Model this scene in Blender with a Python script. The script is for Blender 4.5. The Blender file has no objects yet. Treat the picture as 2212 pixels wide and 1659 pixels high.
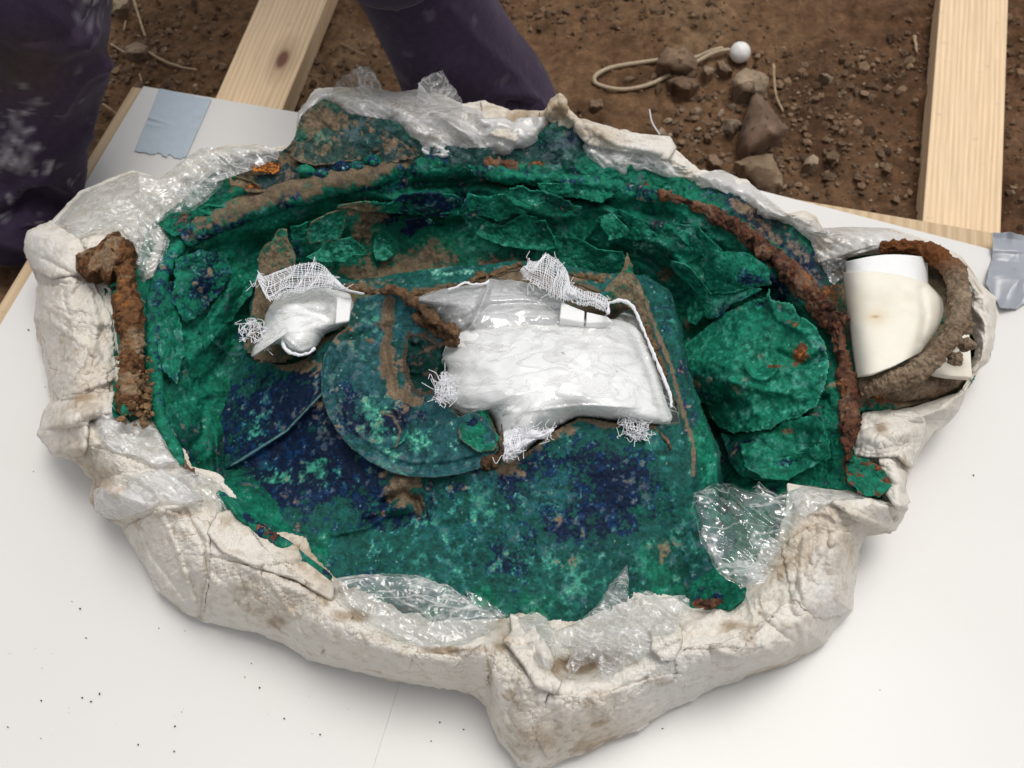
import bpy, bmesh, math, random
import numpy as np
from mathutils import Vector
random.seed(7); RNG = np.random.default_rng(7)
R = math.radians
SC = bpy.context.scene
COL = SC.collection

# ------------------------------------------------------------------ camera
PITCH = R(58.0); CAM = np.array([0.0, -0.81, 1.30]); FOC = 2212.0; CX, CY = 1106.0, 829.5
cd = bpy.data.cameras.new('camera'); cam = bpy.data.objects.new('camera', cd); COL.objects.link(cam)
cd.sensor_width = 36; cd.lens = 36 * FOC / 2212.0; cd.clip_start = 0.02; cd.clip_end = 400
cam.location = CAM; cam.rotation_euler = (math.pi / 2 - PITCH, 0, 0); SC.camera = cam
cd.dof.use_dof = True; cd.dof.focus_distance = 1.28; cd.dof.aperture_fstop = 5.6

# ------------------------------------------------------------------ light
w = bpy.data.worlds.new('World'); SC.world = w; w.use_nodes = True
nt = w.node_tree; nt.nodes.clear()
sky = nt.nodes.new('ShaderNodeTexSky'); sky.sky_type = 'NISHITA'; sky.sun_disc = False
SUN_EL, SUN_ROT = R(76), R(40)
sky.sun_elevation = SUN_EL; sky.sun_rotation = SUN_ROT; sky.air_density = 1.0; sky.dust_density = 4.0
hs = nt.nodes.new('ShaderNodeHueSaturation'); hs.inputs['Saturation'].default_value = 0.22
bg = nt.nodes.new('ShaderNodeBackground'); bg.inputs['Strength'].default_value = 0.13
wo = nt.nodes.new('ShaderNodeOutputWorld')
nt.links.new(sky.outputs[0], hs.inputs['Color']); nt.links.new(hs.outputs[0], bg.inputs['Color']); nt.links.new(bg.outputs[0], wo.inputs[0])
sd = bpy.data.lights.new('sun', 'SUN'); sd.energy = 1.1; sd.angle = R(28); sd.color = (1.0, 0.97, 0.92)
sun = bpy.data.objects.new('sun', sd); COL.objects.link(sun)
sdir = Vector((math.sin(SUN_ROT) * math.cos(SUN_EL), math.cos(SUN_ROT) * math.cos(SUN_EL), math.sin(SUN_EL)))
sun.rotation_euler = sdir.to_track_quat('Z', 'Y').to_euler(); sun.location = sdir * 5
SC.view_settings.view_transform = 'Standard'; SC.view_settings.look = 'None'
SC.view_settings.exposure = 0.06; SC.view_settings.gamma = 1.0; SC.view_settings.use_curve_mapping = False
SC.render.engine = 'CYCLES'
SC.cycles.transparent_max_bounces = 24; SC.cycles.max_bounces = 8

# ------------------------------------------------------------------ geometry helpers
FW = np.array([0, math.cos(PITCH), -math.sin(PITCH)]); UP = np.array([0, math.sin(PITCH), math.cos(PITCH)])
def at(u, v, z):
    """photo pixel (2212 wide) and height -> world point(s)"""
    u = np.asarray(u, float); v = np.asarray(v, float); z = np.asarray(z, float)
    u, v, z = np.broadcast_arrays(u, v, z)
    a = (u - CX) / FOC; b = (CY - v) / FOC
    d = FW + b[..., None] * UP; d = d + np.stack([a, 0 * a, 0 * a], -1)
    t = (z - CAM[2]) / d[..., 2]
    return CAM + t[..., None] * d
def A1(u, v, z): return Vector(at(u, v, z))

def _h(ix, iy, iz, s):
    n = (ix.astype(np.int64) * 374761393 + iy.astype(np.int64) * 668265263 + iz.astype(np.int64) * 2147483647 + s * 1274126177)
    n = n & 0xffffffff; n = ((n ^ (n >> 13)) * 1274126177) & 0xffffffff; n = ((n ^ (n >> 16)) * 2246822519) & 0xffffffff
    return ((n ^ (n >> 15)) & 0xffffff) / float(0xffffff)
def vnoise(p, s=0):
    i = np.floor(p).astype(np.int64); f = p - i; f = f * f * f * (f * (f * 6 - 15) + 10); r = 0
    for dx in (0, 1):
        wx = f[..., 0] if dx else 1 - f[..., 0]
        for dy in (0, 1):
            wy = f[..., 1] if dy else 1 - f[..., 1]
            for dz in (0, 1):
                wz = f[..., 2] if dz else 1 - f[..., 2]
                r = r + wx * wy * wz * _h(i[..., 0] + dx, i[..., 1] + dy, i[..., 2] + dz, s)
    return r * 2 - 1
def fbm(p, f, o=4, s=0, g=0.5):
    a = 1; r = 0; t = 0
    for k in range(o):
        r = r + a * vnoise(p * f + 17.3 * k, s + k); t += a; a *= g; f *= 2.03
    return r / t * 1.6
def ridged(p, f, o=4, s=0, g=0.5):
    a = 1; r = 0; t = 0
    for k in range(o):
        r = r + a * (1 - 2 * np.abs(vnoise(p * f + 9.1 * k, s + k)) * 1.6); t += a; a *= g; f *= 2.1
    return r / t
def worley(p, f, s=0):
    q = p * f; i = np.floor(q).astype(np.int64); d1 = np.full(q.shape[:-1], 9.0); d2 = d1.copy(); idv = d1 * 0
    for dx in (-1, 0, 1):
        for dy in (-1, 0, 1):
            for dz in (-1, 0, 1):
                c = i + np.array([dx, dy, dz])
                o = np.stack([_h(c[..., 0], c[..., 1], c[..., 2], s + k) for k in (1, 2, 3)], -1)
                d = np.linalg.norm(c + o - q, axis=-1); idn = _h(c[..., 0], c[..., 1], c[..., 2], s + 4)
                idv = np.where(d < d1, idn, idv)
                d2 = np.where(d < d1, d1, np.minimum(d2, d)); d1 = np.minimum(d1, d)
    return d1, d2, idv
def crumple(p, f, o=3, s=0):
    """folded-sheet noise: triangle waves in random directions, warped"""
    r = 0; a = 1.0; rg = np.random.default_rng(100 + s)
    for k in range(o):
        wp = np.stack([vnoise(p * f * .7 + 31 * k, s + k * 3 + j) for j in range(3)], -1)
        for j in range(3):
            d = rg.normal(size=3); d /= np.linalg.norm(d)
            x = ((p + wp * .55 / f) @ d) * f + rg.uniform()
            tri = np.abs((x % 1) * 2 - 1) * 2 - 1
            r = r + a * tri / 3
        a *= .5; f *= 1.9
    return r
def sst(x, a, b):
    t = np.clip((x - a) / (b - a), 0, 1); return t * t * (3 - 2 * t)
def tps(pts, lam=1e-4):
    P = np.array(pts, float); X = P[:, :2] / 500.0; n = len(P)
    def K(d): return np.where(d > 0, d * d * np.log(d + 1e-12), 0)
    D = np.linalg.norm(X[:, None] - X[None], axis=-1)
    M = np.zeros((n + 3, n + 3)); M[:n, :n] = K(D) + lam * np.eye(n)
    M[:n, n] = 1; M[:n, n + 1:] = X; M[n, :n] = 1; M[n + 1:, :n] = X.T
    c = np.linalg.solve(M, np.concatenate([P[:, 2], np.zeros(3)]))
    def f(u, v):
        u = np.asarray(u, float) / 500; v = np.asarray(v, float) / 500; r = c[n] + c[n + 1] * u + c[n + 2] * v
        for k in range(n): r = r + c[k] * K(np.sqrt((u - X[k, 0]) ** 2 + (v - X[k, 1]) ** 2))
        return r
    return f
def inpoly(u, v, poly):
    P = np.array(poly, float); r = np.zeros(np.shape(u), bool); j = len(P) - 1
    for i in range(len(P)):
        x0, y0 = P[i]; x1, y1 = P[j]
        c = ((y0 > v) != (y1 > v)) & (u < (x1 - x0) * (v - y0) / (y1 - y0 + 1e-12) + x0); r ^= c; j = i
    return r
def dline(u, v, L, closed=False):
    P = np.array(L, float)
    if closed: P = np.vstack([P, P[:1]])
    r = np.full(np.shape(u), 1e9)
    for a, b in zip(P[:-1], P[1:]):
        d = b - a; t = np.clip(((u - a[0]) * d[0] + (v - a[1]) * d[1]) / (d @ d + 1e-9), 0, 1)
        r = np.minimum(r, np.hypot(u - a[0] - t * d[0], v - a[1] - t * d[1]))
    return r
def blob(u, v, x, y, rx, ry, ang=0):
    c, s = math.cos(R(ang)), math.sin(R(ang)); du, dv = u - x, v - y
    return np.exp(-(((du * c + dv * s) / rx) ** 2 + ((-du * s + dv * c) / ry) ** 2))
def spline(pts, n, closed=False):
    P = np.array(pts, float); m = len(P)
    if closed: Q = np.vstack([P[-1], P, P[0], P[1]]); segs = m
    else: Q = np.vstack([2 * P[0] - P[1], P, 2 * P[-1] - P[-2]]); segs = m - 1
    out = []
    for t in np.linspace(0, segs, n, endpoint=not closed):
        i = min(int(t), segs - 1); f = t - i; a, b, c, d = Q[i:i + 4]
        out.append(.5 * ((2 * b) + (c - a) * f + (2 * a - 5 * b + 4 * c - d) * f * f + (3 * b - a - 3 * c + d) * f ** 3))
    return np.array(out)
def resample(pts, n, closed=False):
    P = np.array(pts, float)
    if closed: P = np.vstack([P, P[:1]])
    L = np.concatenate([[0], np.cumsum(np.linalg.norm(np.diff(P[:, :2], axis=0), axis=1))])
    t = np.linspace(0, L[-1], n, endpoint=not closed)
    return np.stack([np.interp(t, L, P[:, k]) for k in range(P.shape[1])], -1)
def zo(ox, oy, s): return lambda L: [(ox + q[0] * s, oy + q[1] * s) + tuple(q[2:]) for q in L]
Z1 = zo(0, 0, .3472); Z2 = zo(713.2, 0, .3472); Z3 = zo(1444, 0, .3472); Z4 = zo(0, 493.7, .3472); Z5 = zo(658.3, 493.7, .372)
Z6 = zo(1444, 493.7, .3472); Z7 = zo(0, 987.5, .4048); Z8 = zo(658.3, 1042.3, .372); Z9 = zo(1371.5, 987.5, .4048)
ZA = zo(274.3, 301.7, .248); ZB = zo(713.2, 329.2, .2976); ZC = zo(1316.6, 493.7, .2728)

# ------------------------------------------------------------------ object helpers
def link(o, parent=None, **k):
    COL.objects.link(o)
    if parent is not None: o.parent = parent
    for a, b in k.items():
        if b is not None: o[a] = b
    return o
def thing(name, label, cat, loc=(0, 0, 0), group=None):
    o = bpy.data.objects.new(name, None); o.location = loc; o.empty_display_size = .02
    return link(o, None, label=label, category=cat, group=group)
def mesh_obj(name, V, F, mat, parent=None, cols=None, smooth=True, **k):
    V = np.asarray(V, float).reshape(-1, 3)
    if parent is not None: V = V - np.array(parent.location)
    F = np.asarray(F, np.int32)
    me = bpy.data.meshes.new(name); nf, ns = F.shape
    me.vertices.add(len(V)); me.vertices.foreach_set('co', V.astype(np.float32).ravel())
    me.loops.add(nf * ns); me.loops.foreach_set('vertex_index', F.ravel())
    me.polygons.add(nf); me.polygons.foreach_set('loop_start', np.arange(0, nf * ns, ns, dtype=np.int32))
    me.update(calc_edges=True); me.validate()
    me.polygons.foreach_set('use_smooth', np.full(len(me.polygons), smooth)); me.update()
    if cols is not None:
        a = me.color_attributes.new('Col', 'FLOAT_COLOR', 'POINT')
        c = np.concatenate([np.clip(np.asarray(cols).reshape(-1, 3), 0, 1), np.ones((len(V), 1))], 1).astype(np.float32)
        a.data.foreach_set('color', c.ravel())
    if mat: me.materials.append(mat)
    return link(bpy.data.objects.new(name, me), parent, **k)
def gridfaces(ny, nx, wrapx=False, mask=None):
    i = np.arange(ny - 1)[:, None]; j = np.arange(nx if wrapx else nx - 1)[None]
    j2 = (j + 1) % nx
    F = np.stack([i * nx + j, i * nx + j2, (i + 1) * nx + j2, (i + 1) * nx + j], -1)
    if mask is not None: F = F[mask]
    return F.reshape(-1, 4)
def compact(V, F, C=None):
    used = np.unique(F); m = np.full(len(V), -1); m[used] = np.arange(len(used))
    return V[used], m[F], (None if C is None else C[used])
def solid(o, t, off=-1):
    m = o.modifiers.new('thick', 'SOLIDIFY'); m.thickness = t; m.offset = off; return o
def grid_patch(name, poly, zf, step, colf, mat, parent=None, ragged=0, thick=0, hole=None, **k):
    P = np.array(poly); x0, y0 = P.min(0) - 4; x1, y1 = P.max(0) + 4
    u, v = np.meshgrid(np.arange(x0, x1, step), np.arange(y0, y1, step)); z = zf(u, v)
    V = at(u, v, z); q = np.stack([u, v, 0 * u], -1)
    uu, vv = u, v
    if ragged:
        uu = u + ragged * fbm(q, .05, 3, 5); vv = v + ragged * fbm(q, .05, 3, 9)
    ins = inpoly(uu, vv, poly)
    if hole is not None: ins &= ~inpoly(uu, vv, hole)
    m = ins[:-1, :-1] & ins[1:, 1:] & ins[:-1, 1:] & ins[1:, :-1]
    C = colf(u, v, V).reshape(-1, 3) if colf else None
    V2, F, C2 = compact(V.reshape(-1, 3), gridfaces(*u.shape, mask=m)[:, ::-1], C)
    o = mesh_obj(name, V2, F, mat, parent, C2, **k)
    if thick: solid(o, thick)
    return o
def radial_patch(name, poly, zf, mat, colf=None, parent=None, n=160, rings=40, ragged=0, thick=.0015, center=None, sm=False, disp=None, seed=0, rf=.06, **k):
    """smooth-edged sheet: boundary polygon in the photo, height function zf(u,v,r,th_index)"""
    B = spline(poly, n, True) if sm else resample(poly, n, True)
    c = np.array(center) if center is not None else B[:, :2].mean(0)
    if ragged:
        q = np.stack([B[:, 0], B[:, 1], np.full(n, seed * 7.7)], -1)
        dr = ragged * (fbm(q, rf, 4, seed, .65)); dv = B[:, :2] - c; B[:, :2] += dv / np.linalg.norm(dv, axis=1, keepdims=True) * dr[:, None]
    r = np.linspace(0.0, 1, rings)[:, None]; r = r ** .85; r[0] = .004
    u = c[0] + r * (B[None, :, 0] - c[0]); v = c[1] + r * (B[None, :, 1] - c[1])
    z = zf(u, v, r + 0 * u); V = at(u, v, z)
    if disp: V = disp(V, u, v, r + 0 * u)
    C = colf(u, v, V) if colf else None
    o = mesh_obj(name, V, gridfaces(rings, n, True)[:, ::-1], mat, parent, C, **k)
    if thick: solid(o, thick)
    return o
def frames(C):
    T = np.gradient(C, axis=0); T /= np.linalg.norm(T, axis=1, keepdims=True) + 1e-12
    N = np.zeros_like(C); r = np.array([0, 0, 1.0]) if abs(T[0, 2]) < .9 else np.array([1.0, 0, 0])
    n = r - T[0] * (r @ T[0]); N[0] = n / np.linalg.norm(n)
    for i in range(1, len(C)):
        n = N[i - 1] - T[i] * (N[i - 1] @ T[i]); N[i] = n / (np.linalg.norm(n) + 1e-12)
    return T, N, np.cross(T, N)
def tube(name, C, rad, mat, parent=None, n=160, m=28, disp=None, colf=None, smooth=True, caps=True, dense=True, **k):
    """C: world control points, rad: radius per control point"""
    C = np.array(C, float); rad = np.broadcast_to(np.array(rad, float), (len(C),))
    Q = spline(np.column_stack([C, rad]), n) if dense else np.column_stack([C, rad]); n = len(Q)
    Cc, rr = Q[:, :3], Q[:, 3].copy()
    if caps:
        for e in range(3): rr[e] *= (.02, .75, .93)[e]; rr[-1 - e] *= (.02, .75, .93)[e]
    T, N, B = frames(Cc); a = np.linspace(0, 2 * math.pi, m, endpoint=False)
    D = N[:, None] * np.cos(a)[None, :, None] + B[:, None] * np.sin(a)[None, :, None]
    V = Cc[:, None] + D * rr[:, None, None]
    if disp is not None: V = V + D * disp(V)[..., None]
    C2 = colf(V) if colf else None
    return mesh_obj(name, V, gridfaces(n, m, True), mat, parent, C2, smooth=smooth, **k)
def join_arrays(parts):
    Vs, Fs, o = [], [], 0
    for V, F in parts: Vs.append(V); Fs.append(np.asarray(F) + o); o += len(V)
    return np.vstack(Vs), np.vstack(Fs)
def thin_tube(C, r, m=4):
    C = np.asarray(C, float); T, N, B = frames(C); a = np.linspace(0, 2 * math.pi, m, endpoint=False)
    V = C[:, None] + (N[:, None] * np.cos(a)[None, :, None] + B[:, None] * np.sin(a)[None, :, None]) * r
    return V.reshape(-1, 3), gridfaces(len(C), m, True)

# ------------------------------------------------------------------ materials
class NT:
    def __init__(s, name):
        s.m = bpy.data.materials.new(name); s.m.use_nodes = True; s.t = s.m.node_tree; s.t.nodes.clear()
    def n(s, ty, ins=None, **k):
        x = s.t.nodes.new('ShaderNode' + ty)
        for a, b in k.items(): setattr(x, a, b)
        for a, b in (ins or {}).items():
            if isinstance(b, bpy.types.NodeSocket): s.t.links.new(b, x.inputs[a])
            else: x.inputs[a].default_value = b
        return x
    def noise(s, sc, det=4, rough=.55, vec=None, dist=0):
        return s.n('TexNoise', {'Scale': sc, 'Detail': det, 'Roughness': rough, 'Distortion': dist, **({'Vector': vec} if vec else {})}).outputs['Fac']
    def ramp(s, fac, stops):
        x = s.n('ValToRGB', {'Fac': fac}); e = x.color_ramp.elements
        while len(e) < len(stops): e.new(.5)
        for q, (p, c) in zip(e, stops): q.position = p; q.color = (c if len(c) == 4 else (*c, 1)) if hasattr(c, '__len__') else (c, c, c, 1)
        return x.outputs['Color']
    def mix(s, f, a, b, mode='MIX'):
        x = s.n('Mix', {}, data_type='RGBA', blend_type=mode)
        for i, q in ((0, f), (6, a), (7, b)):
            if isinstance(q, bpy.types.NodeSocket): s.t.links.new(q, x.inputs[i])
            else: x.inputs[i].default_value = (*q, 1) if hasattr(q, '__len__') and len(q) == 3 else q
        return x.outputs[2]
    def vec(s): return s.n('TexCoord').outputs['Object']
    def bump(s, h, st, d=.002, nrm=None):
        return s.n('Bump', {'Height': h, 'Strength': st, 'Distance': d, **({'Normal': nrm} if nrm else {})}).outputs['Normal']
    def out(s, sh):
        o = s.n('OutputMaterial'); s.t.links.new(sh, o.inputs['Surface']); return s.m
    def pbr(s, **k):
        nm = {'col': 'Base Color', 'rough': 'Roughness', 'nrm': 'Normal', 'spec': 'Specular IOR Level', 'coat': 'Coat Weight', 'crough': 'Coat Roughness', 'sheen': 'Sheen Weight', 'sss': 'Subsurface Weight', 'metal': 'Metallic', 'shr': 'Sheen Roughness', 'tr': 'Transmission Weight'}
        p = s.n('BsdfPrincipled')
        for a, b in k.items():
            i = p.inputs[nm[a]]
            if isinstance(b, bpy.types.NodeSocket): s.t.links.new(b, i)
            else: i.default_value = (*b, 1) if hasattr(b, '__len__') and len(b) == 3 else b
        return p
def attr_mat(name, rough=.6, f1=180, f2=700, amp=.35, bst=.35, bd=.001, spec=.4, speck=None, coat=0):
    t = NT(name); v = t.vec(); c = t.n('VertexColor', layer_name='Col').outputs['Color']
    n1 = t.noise(f1, 5, .6, v); n2 = t.noise(f2, 4, .6, v)
    c = t.mix(1.0, c, t.ramp(n1, [(.25, 1 - amp), (.75, 1 + amp)]), 'MULTIPLY')
    if speck:
        c = t.mix(t.ramp(n2, [(.6, 0), (.7, speck[1])]), c, speck[0])
    b = t.bump(n1, bst, bd); b = t.bump(n2, bst, bd * .5, b)
    return t.out(t.pbr(col=c, rough=rough, nrm=b, spec=spec, coat=coat, crough=.3).outputs[0])
M = {}
M['patina'] = attr_mat('bronze patina', .68, 260, 900, .34, .55, .0013, .18, ((.08, .32, .23), .12))
def plaster_mat():
    t = NT('plaster bandage'); v = t.vec(); c = t.n('VertexColor', layer_name='Col').outputs['Color']
    n1 = t.noise(60, 6, .62, v, .4); n2 = t.noise(300, 4, .6, v); n3 = t.noise(14, 4, .6, v, .8)
    c = t.mix(1.0, c, t.ramp(n2, [(.3, .93), (.7, 1.05)]), 'MULTIPLY')
    c = t.mix(t.ramp(n1, [(.52, 0), (.68, .5)]), c, (.50, .41, .30))
    vd = t.n('TexVoronoi', {'Vector': v, 'Scale': 260, 'Randomness': 1}, feature='F1'); dots = t.ramp(vd.outputs['Distance'], [(.10, 1), (.20, 0)])
    sel = t.ramp(t.n('SeparateColor', {0: vd.outputs['Color']}).outputs[0], [(.80, 0), (.83, 1)])
    dm = t.mix(1.0, t.mix(1.0, dots, sel, 'MULTIPLY'), t.ramp(n3, [(.45, 0), (.6, 1)]), 'MULTIPLY')
    c = t.mix(dm, c, (.09, .065, .045))
    wv = t.mix(1.0, t.n('TexWave', {'Vector': v, 'Scale': 95, 'Distortion': 1.5, 'Detail': 1}, bands_direction='X').outputs['Fac'], t.n('TexWave', {'Vector': v, 'Scale': 95, 'Distortion': 1.5, 'Detail': 1}, bands_direction='Y').outputs['Fac'], 'MULTIPLY')
    b = t.bump(n1, .8, .0035); b = t.bump(n2, .35, .0010, b); b = t.bump(t.mix(1.0, wv, t.ramp(t.noise(9, 3, .5, v), [(.5, 0), (.62, 1)]), 'MULTIPLY'), .5, .0012, b)
    return t.out(t.pbr(col=c, rough=.8, nrm=b, spec=.3).outputs[0])
M['plaster'] = plaster_mat()
M['rust'] = attr_mat('rust crust', .9, 240, 900, .45, .9, .0022, .2)
M['soil'] = attr_mat('trench soil', .95, 120, 600, .35, .9, .003, .15)
M['stone'] = attr_mat('stone', .9, 90, 500, .22, .5, .0015, .2)
M['cloth'] = attr_mat('trouser cloth', .95, 60, 700, .12, .15, .0006, .1)
def film(name, white=.35, gl=.3, rough=.12, tint=(.93, .95, .95), f=60, bst=.7):
    """crumpled clear sheet: crease lines carry a little white and catch the light"""
    t = NT(name); v = t.vec(); v2 = t.n('Mapping', {'Vector': v, 'Rotation': (.4, .2, .7), 'Scale': (1, 2.6, 1.6)}).outputs[0]
    def crease(sc, vec, d):
        n = t.noise(sc, 2, .5, vec, d); return t.n('Math', {0: t.n('Math', {0: n, 1: .5}, operation='SUBTRACT').outputs[0]}, operation='ABSOLUTE').outputs[0]
    c1, c2, c3 = crease(f * .35, v, 1.5), crease(f * .8, v2, 1.2), crease(f * 1.6, v2, .8)
    b = t.bump(c1, bst, .010); b = t.bump(c2, bst * .7, .005, b); b = t.bump(c3, bst * .3, .0025, b)
    tr = t.n('BsdfTransparent', {'Color': (*tint, 1)}); df = t.n('BsdfDiffuse', {'Color': (.86, .85, .83, 1), 'Normal': b}); tl = t.n('BsdfTranslucent', {'Color': (.86, .86, .85, 1), 'Normal': b})
    g = t.n('BsdfGlossy', {'Color': (1, 1, 1, 1), 'Roughness': rough, 'Normal': b})
    d = t.n('MixShader', {0: .4, 1: df.outputs[0], 2: tl.outputs[0]})
    wf = t.ramp(t.noise(f * .4, 5, .65, v2, .8), [(.36, white * .45), (.62, min(1, white * 1.6))])
    cr = t.mix(.5, t.ramp(c2, [(.0, .75), (.035, 0)]), t.ramp(c1, [(.0, .7), (.03, 0)]), 'ADD')
    wf = t.mix(.75, wf, cr, 'ADD')
    a = t.n('MixShader', {0: wf, 1: tr.outputs[0], 2: d.outputs[0]})
    lw = t.n('LayerWeight', {'Blend': .3, 'Normal': b}).outputs['Facing']
    gf = t.n('Math', {0: lw, 1: gl, 2: gl * .22}, operation='MULTIPLY_ADD').outputs[0]
    return t.out(t.n('MixShader', {0: gf, 1: a.outputs[0], 2: g.outputs[0]}).outputs[0])
M['film'] = film('crumpled plastic film', .24, .32, .20, f=20, bst=.5)
M['film_clear'] = film('clear stiff film', .06, .42, .10, (.90, .95, .94), 12, .30)
M['skin'] = film('clear bag skin', .12, .30, .09, (.98, .985, .985), 11, .16)
M['film_white'] = film('dusty plastic film', .62, .25, .28, (.93, .92, .9), 26, .5)
def simple(name, col, rough=.6, nf=200, amp=.08, bst=.15, bd=.001, **k):
    t = NT(name); v = t.vec(); n = t.noise(nf, 5, .6, v)
    c = t.mix(1.0, col, t.ramp(n, [(.3, 1 - amp), (.7, 1 + amp)]), 'MULTIPLY')
    return t.out(t.pbr(col=c, rough=rough, nrm=t.bump(n, bst, bd), **k).outputs[0])
M['padding'] = simple('bagged white padding', (.88, .88, .865), .75, 45, .02, .35, .002, spec=.2)
M['wrap'] = simple('plastic wrapped padding', (.50, .50, .505), .5, 45, .12, .4, .003, spec=.5)
M['foam'] = attr_mat('white foam sheet', .55, 120, 500, .02, .05, .0005, .4)
M['tile'] = simple('white foam block', (.80, .80, .78), .5, 150, .02)
M['gauze'] = simple('gauze thread', (.80, .80, .82), .9, 500, .05)
M['cord'] = simple('elastic cord', (.42, .33, .22), .8, 300, .25)
M['ball'] = simple('white plastic ball', (.78, .76, .72), .4, 90, .08)
M['twig'] = simple('dry twig', (.36, .26, .16), .9, 200, .3, .6)
M['crumb'] = simple('soil crumb', (.045, .04, .03), .95, 300, .3)
M['tape'] = simple('grey tape', (.43, .50, .56), .42, 60, .05, .25, .001, spec=.5)
M['tape_dark'] = simple('silver duct tape', (.30, .32, .35), .28, 40, .06, .3, .002, spec=.6)
M['boot'] = simple('dark boot leather', (.04, .03, .025), .6, 80, .2)
def board_mat():
    t = NT('white foam board'); v = t.vec(); n = t.noise(3, 4, .5, v); n2 = t.noise(40, 5, .6, v)
    c = t.ramp(n, [(.3, (.665, .645, .61)), (.7, (.695, .68, .655))])
    c = t.mix(t.ramp(n2, [(.58, 0), (.75, .16)]), c, (.66, .6, .5))
    return t.out(t.pbr(col=c, rough=.38, nrm=t.bump(t.noise(250, 3, .5, v), .06, .0005), spec=.6).outputs[0])
M['board'] = board_mat()
def wood_mat(name, c1, c2, knot=None, sc=1.0):
    t = NT(name); v = t.vec()
    m = t.n('Mapping', {'Vector': v, 'Scale': (1, .06, 1)}).outputs[0]
    w1 = t.noise(9 * sc, 3, .5, m)
    x = t.n('SeparateXYZ', {0: v}); y = x.outputs['Y']
    xx = t.n('Math', {0: w1, 1: .055, 2: x.outputs['X']}, operation='MULTIPLY_ADD').outputs[0]
    if knot:
        kd = t.n('VectorMath', {0: v, 1: (*knot, 0)}, operation='SUBTRACT').outputs[0]
        km = t.n('Mapping', {'Vector': kd, 'Scale': (1, .42, 0)}).outputs[0]
        kl = t.n('VectorMath', {0: km}, operation='LENGTH').outputs['Value']
        kx = t.n('SeparateXYZ', {0: kd}).outputs['X']
        fall = t.n('Math', {0: t.n('Math', {0: kl, 1: -38.0}, operation='MULTIPLY').outputs[0]}, operation='EXPONENT').outputs[0]
        sg = t.n('Math', {0: t.n('Math', {0: kx, 1: 60.0}, operation='MULTIPLY').outputs[0]}, operation='TANH').outputs[0]
        sh = t.n('Math', {0: t.n('Math', {0: fall, 1: sg}, operation='MULTIPLY').outputs[0], 1: -.016, 2: xx}, operation='MULTIPLY_ADD').outputs[0]
        xx = sh
    s = t.n('Math', {0: t.n('Math', {0: xx, 1: 620.0 * sc}, operation='MULTIPLY').outputs[0]}, operation='SINE').outputs[0]
    s = t.n('Math', {0: s, 1: .5, 2: .5}, operation='MULTIPLY_ADD').outputs[0]
    fine = t.noise(220, 4, .6, t.n('Mapping', {'Vector': v, 'Scale': (1, .03, 1)}).outputs[0])
    sw = t.n('Math', {0: s, 1: t.noise(14, 3, .5, m)}, operation='MULTIPLY').outputs[0]
    c = t.ramp(sw, [(.05, c1), (.75, c2)])
    c = t.mix(1.0, c, t.ramp(fine, [(.3, .86), (.7, 1.08)]), 'MULTIPLY')
    if knot:
        c = t.mix(t.ramp(kl, [(.0, 1), (.009, .95), (.013, .35), (.035, 0)]), c, (.16, .06, .035))
    c = t.mix(t.ramp(t.noise(30, 4, .6, v), [(.62, 0), (.75, .35)]), c, (.25, .2, .15))
    return t.out(t.pbr(col=c, rough=.6, nrm=t.bump(fine, .15, .0005), spec=.3).outputs[0])

# ================================================================== SETTING: ground, bank
GZ = -.085
G1, G2, G3 = np.array((.145, .082, .043)), np.array((.066, .034, .018)), np.array((.25, .165, .095))
def ground_h(x, y):
    p = np.stack([x, y, 0 * x], -1)
    h = GZ + .012 * fbm(p, 3, 3, 2) + .010 * fbm(p, 14, 4, 4) + .004 * ridged(p, 50, 3, 6)
    bank = sst(y + .10 * fbm(p, 3, 3, 8) + .12 * (x - .3) * (x < .9), 1.02, 1.5)
    h = h + bank * (.16 + .03 * fbm(p, 9, 4, 11) + .02 * ridged(p, 16, 3, 13))
    d1, d2, i = worley(p, 34, 3); h = h + .006 * sst(.55 - d1, 0, .35) * (i > .45)
    return h
gx, gy = np.meshgrid(np.arange(-1.7, 1.9, .0062), np.arange(.15, 2.3, .0062))
gh = ground_h(gx, gy); gp = np.stack([gx, gy, gh], -1)
n1 = fbm(gp, 5, 4, 20)[..., None]; n2 = fbm(gp, 60, 3, 24)[..., None]
gc = G1 + (G3 - G1) * sst(n1, .05, .8) * .45 + (G2 - G1) * sst(-n1, 0, .7) * .8
gc = gc * (1 + .35 * n2)
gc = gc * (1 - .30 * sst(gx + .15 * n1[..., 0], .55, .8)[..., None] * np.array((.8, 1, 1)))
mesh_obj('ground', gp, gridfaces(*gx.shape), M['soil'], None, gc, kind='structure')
far = np.array([(-60, -60, GZ - .06), (60, -60, GZ - .06), (60, 60, GZ - .06), (-60, 60, GZ - .06)], float)
mesh_obj('far_ground', far, [[0, 1, 2, 3]], M['soil'], None, np.tile(G1, (4, 1)), kind='structure')

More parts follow.
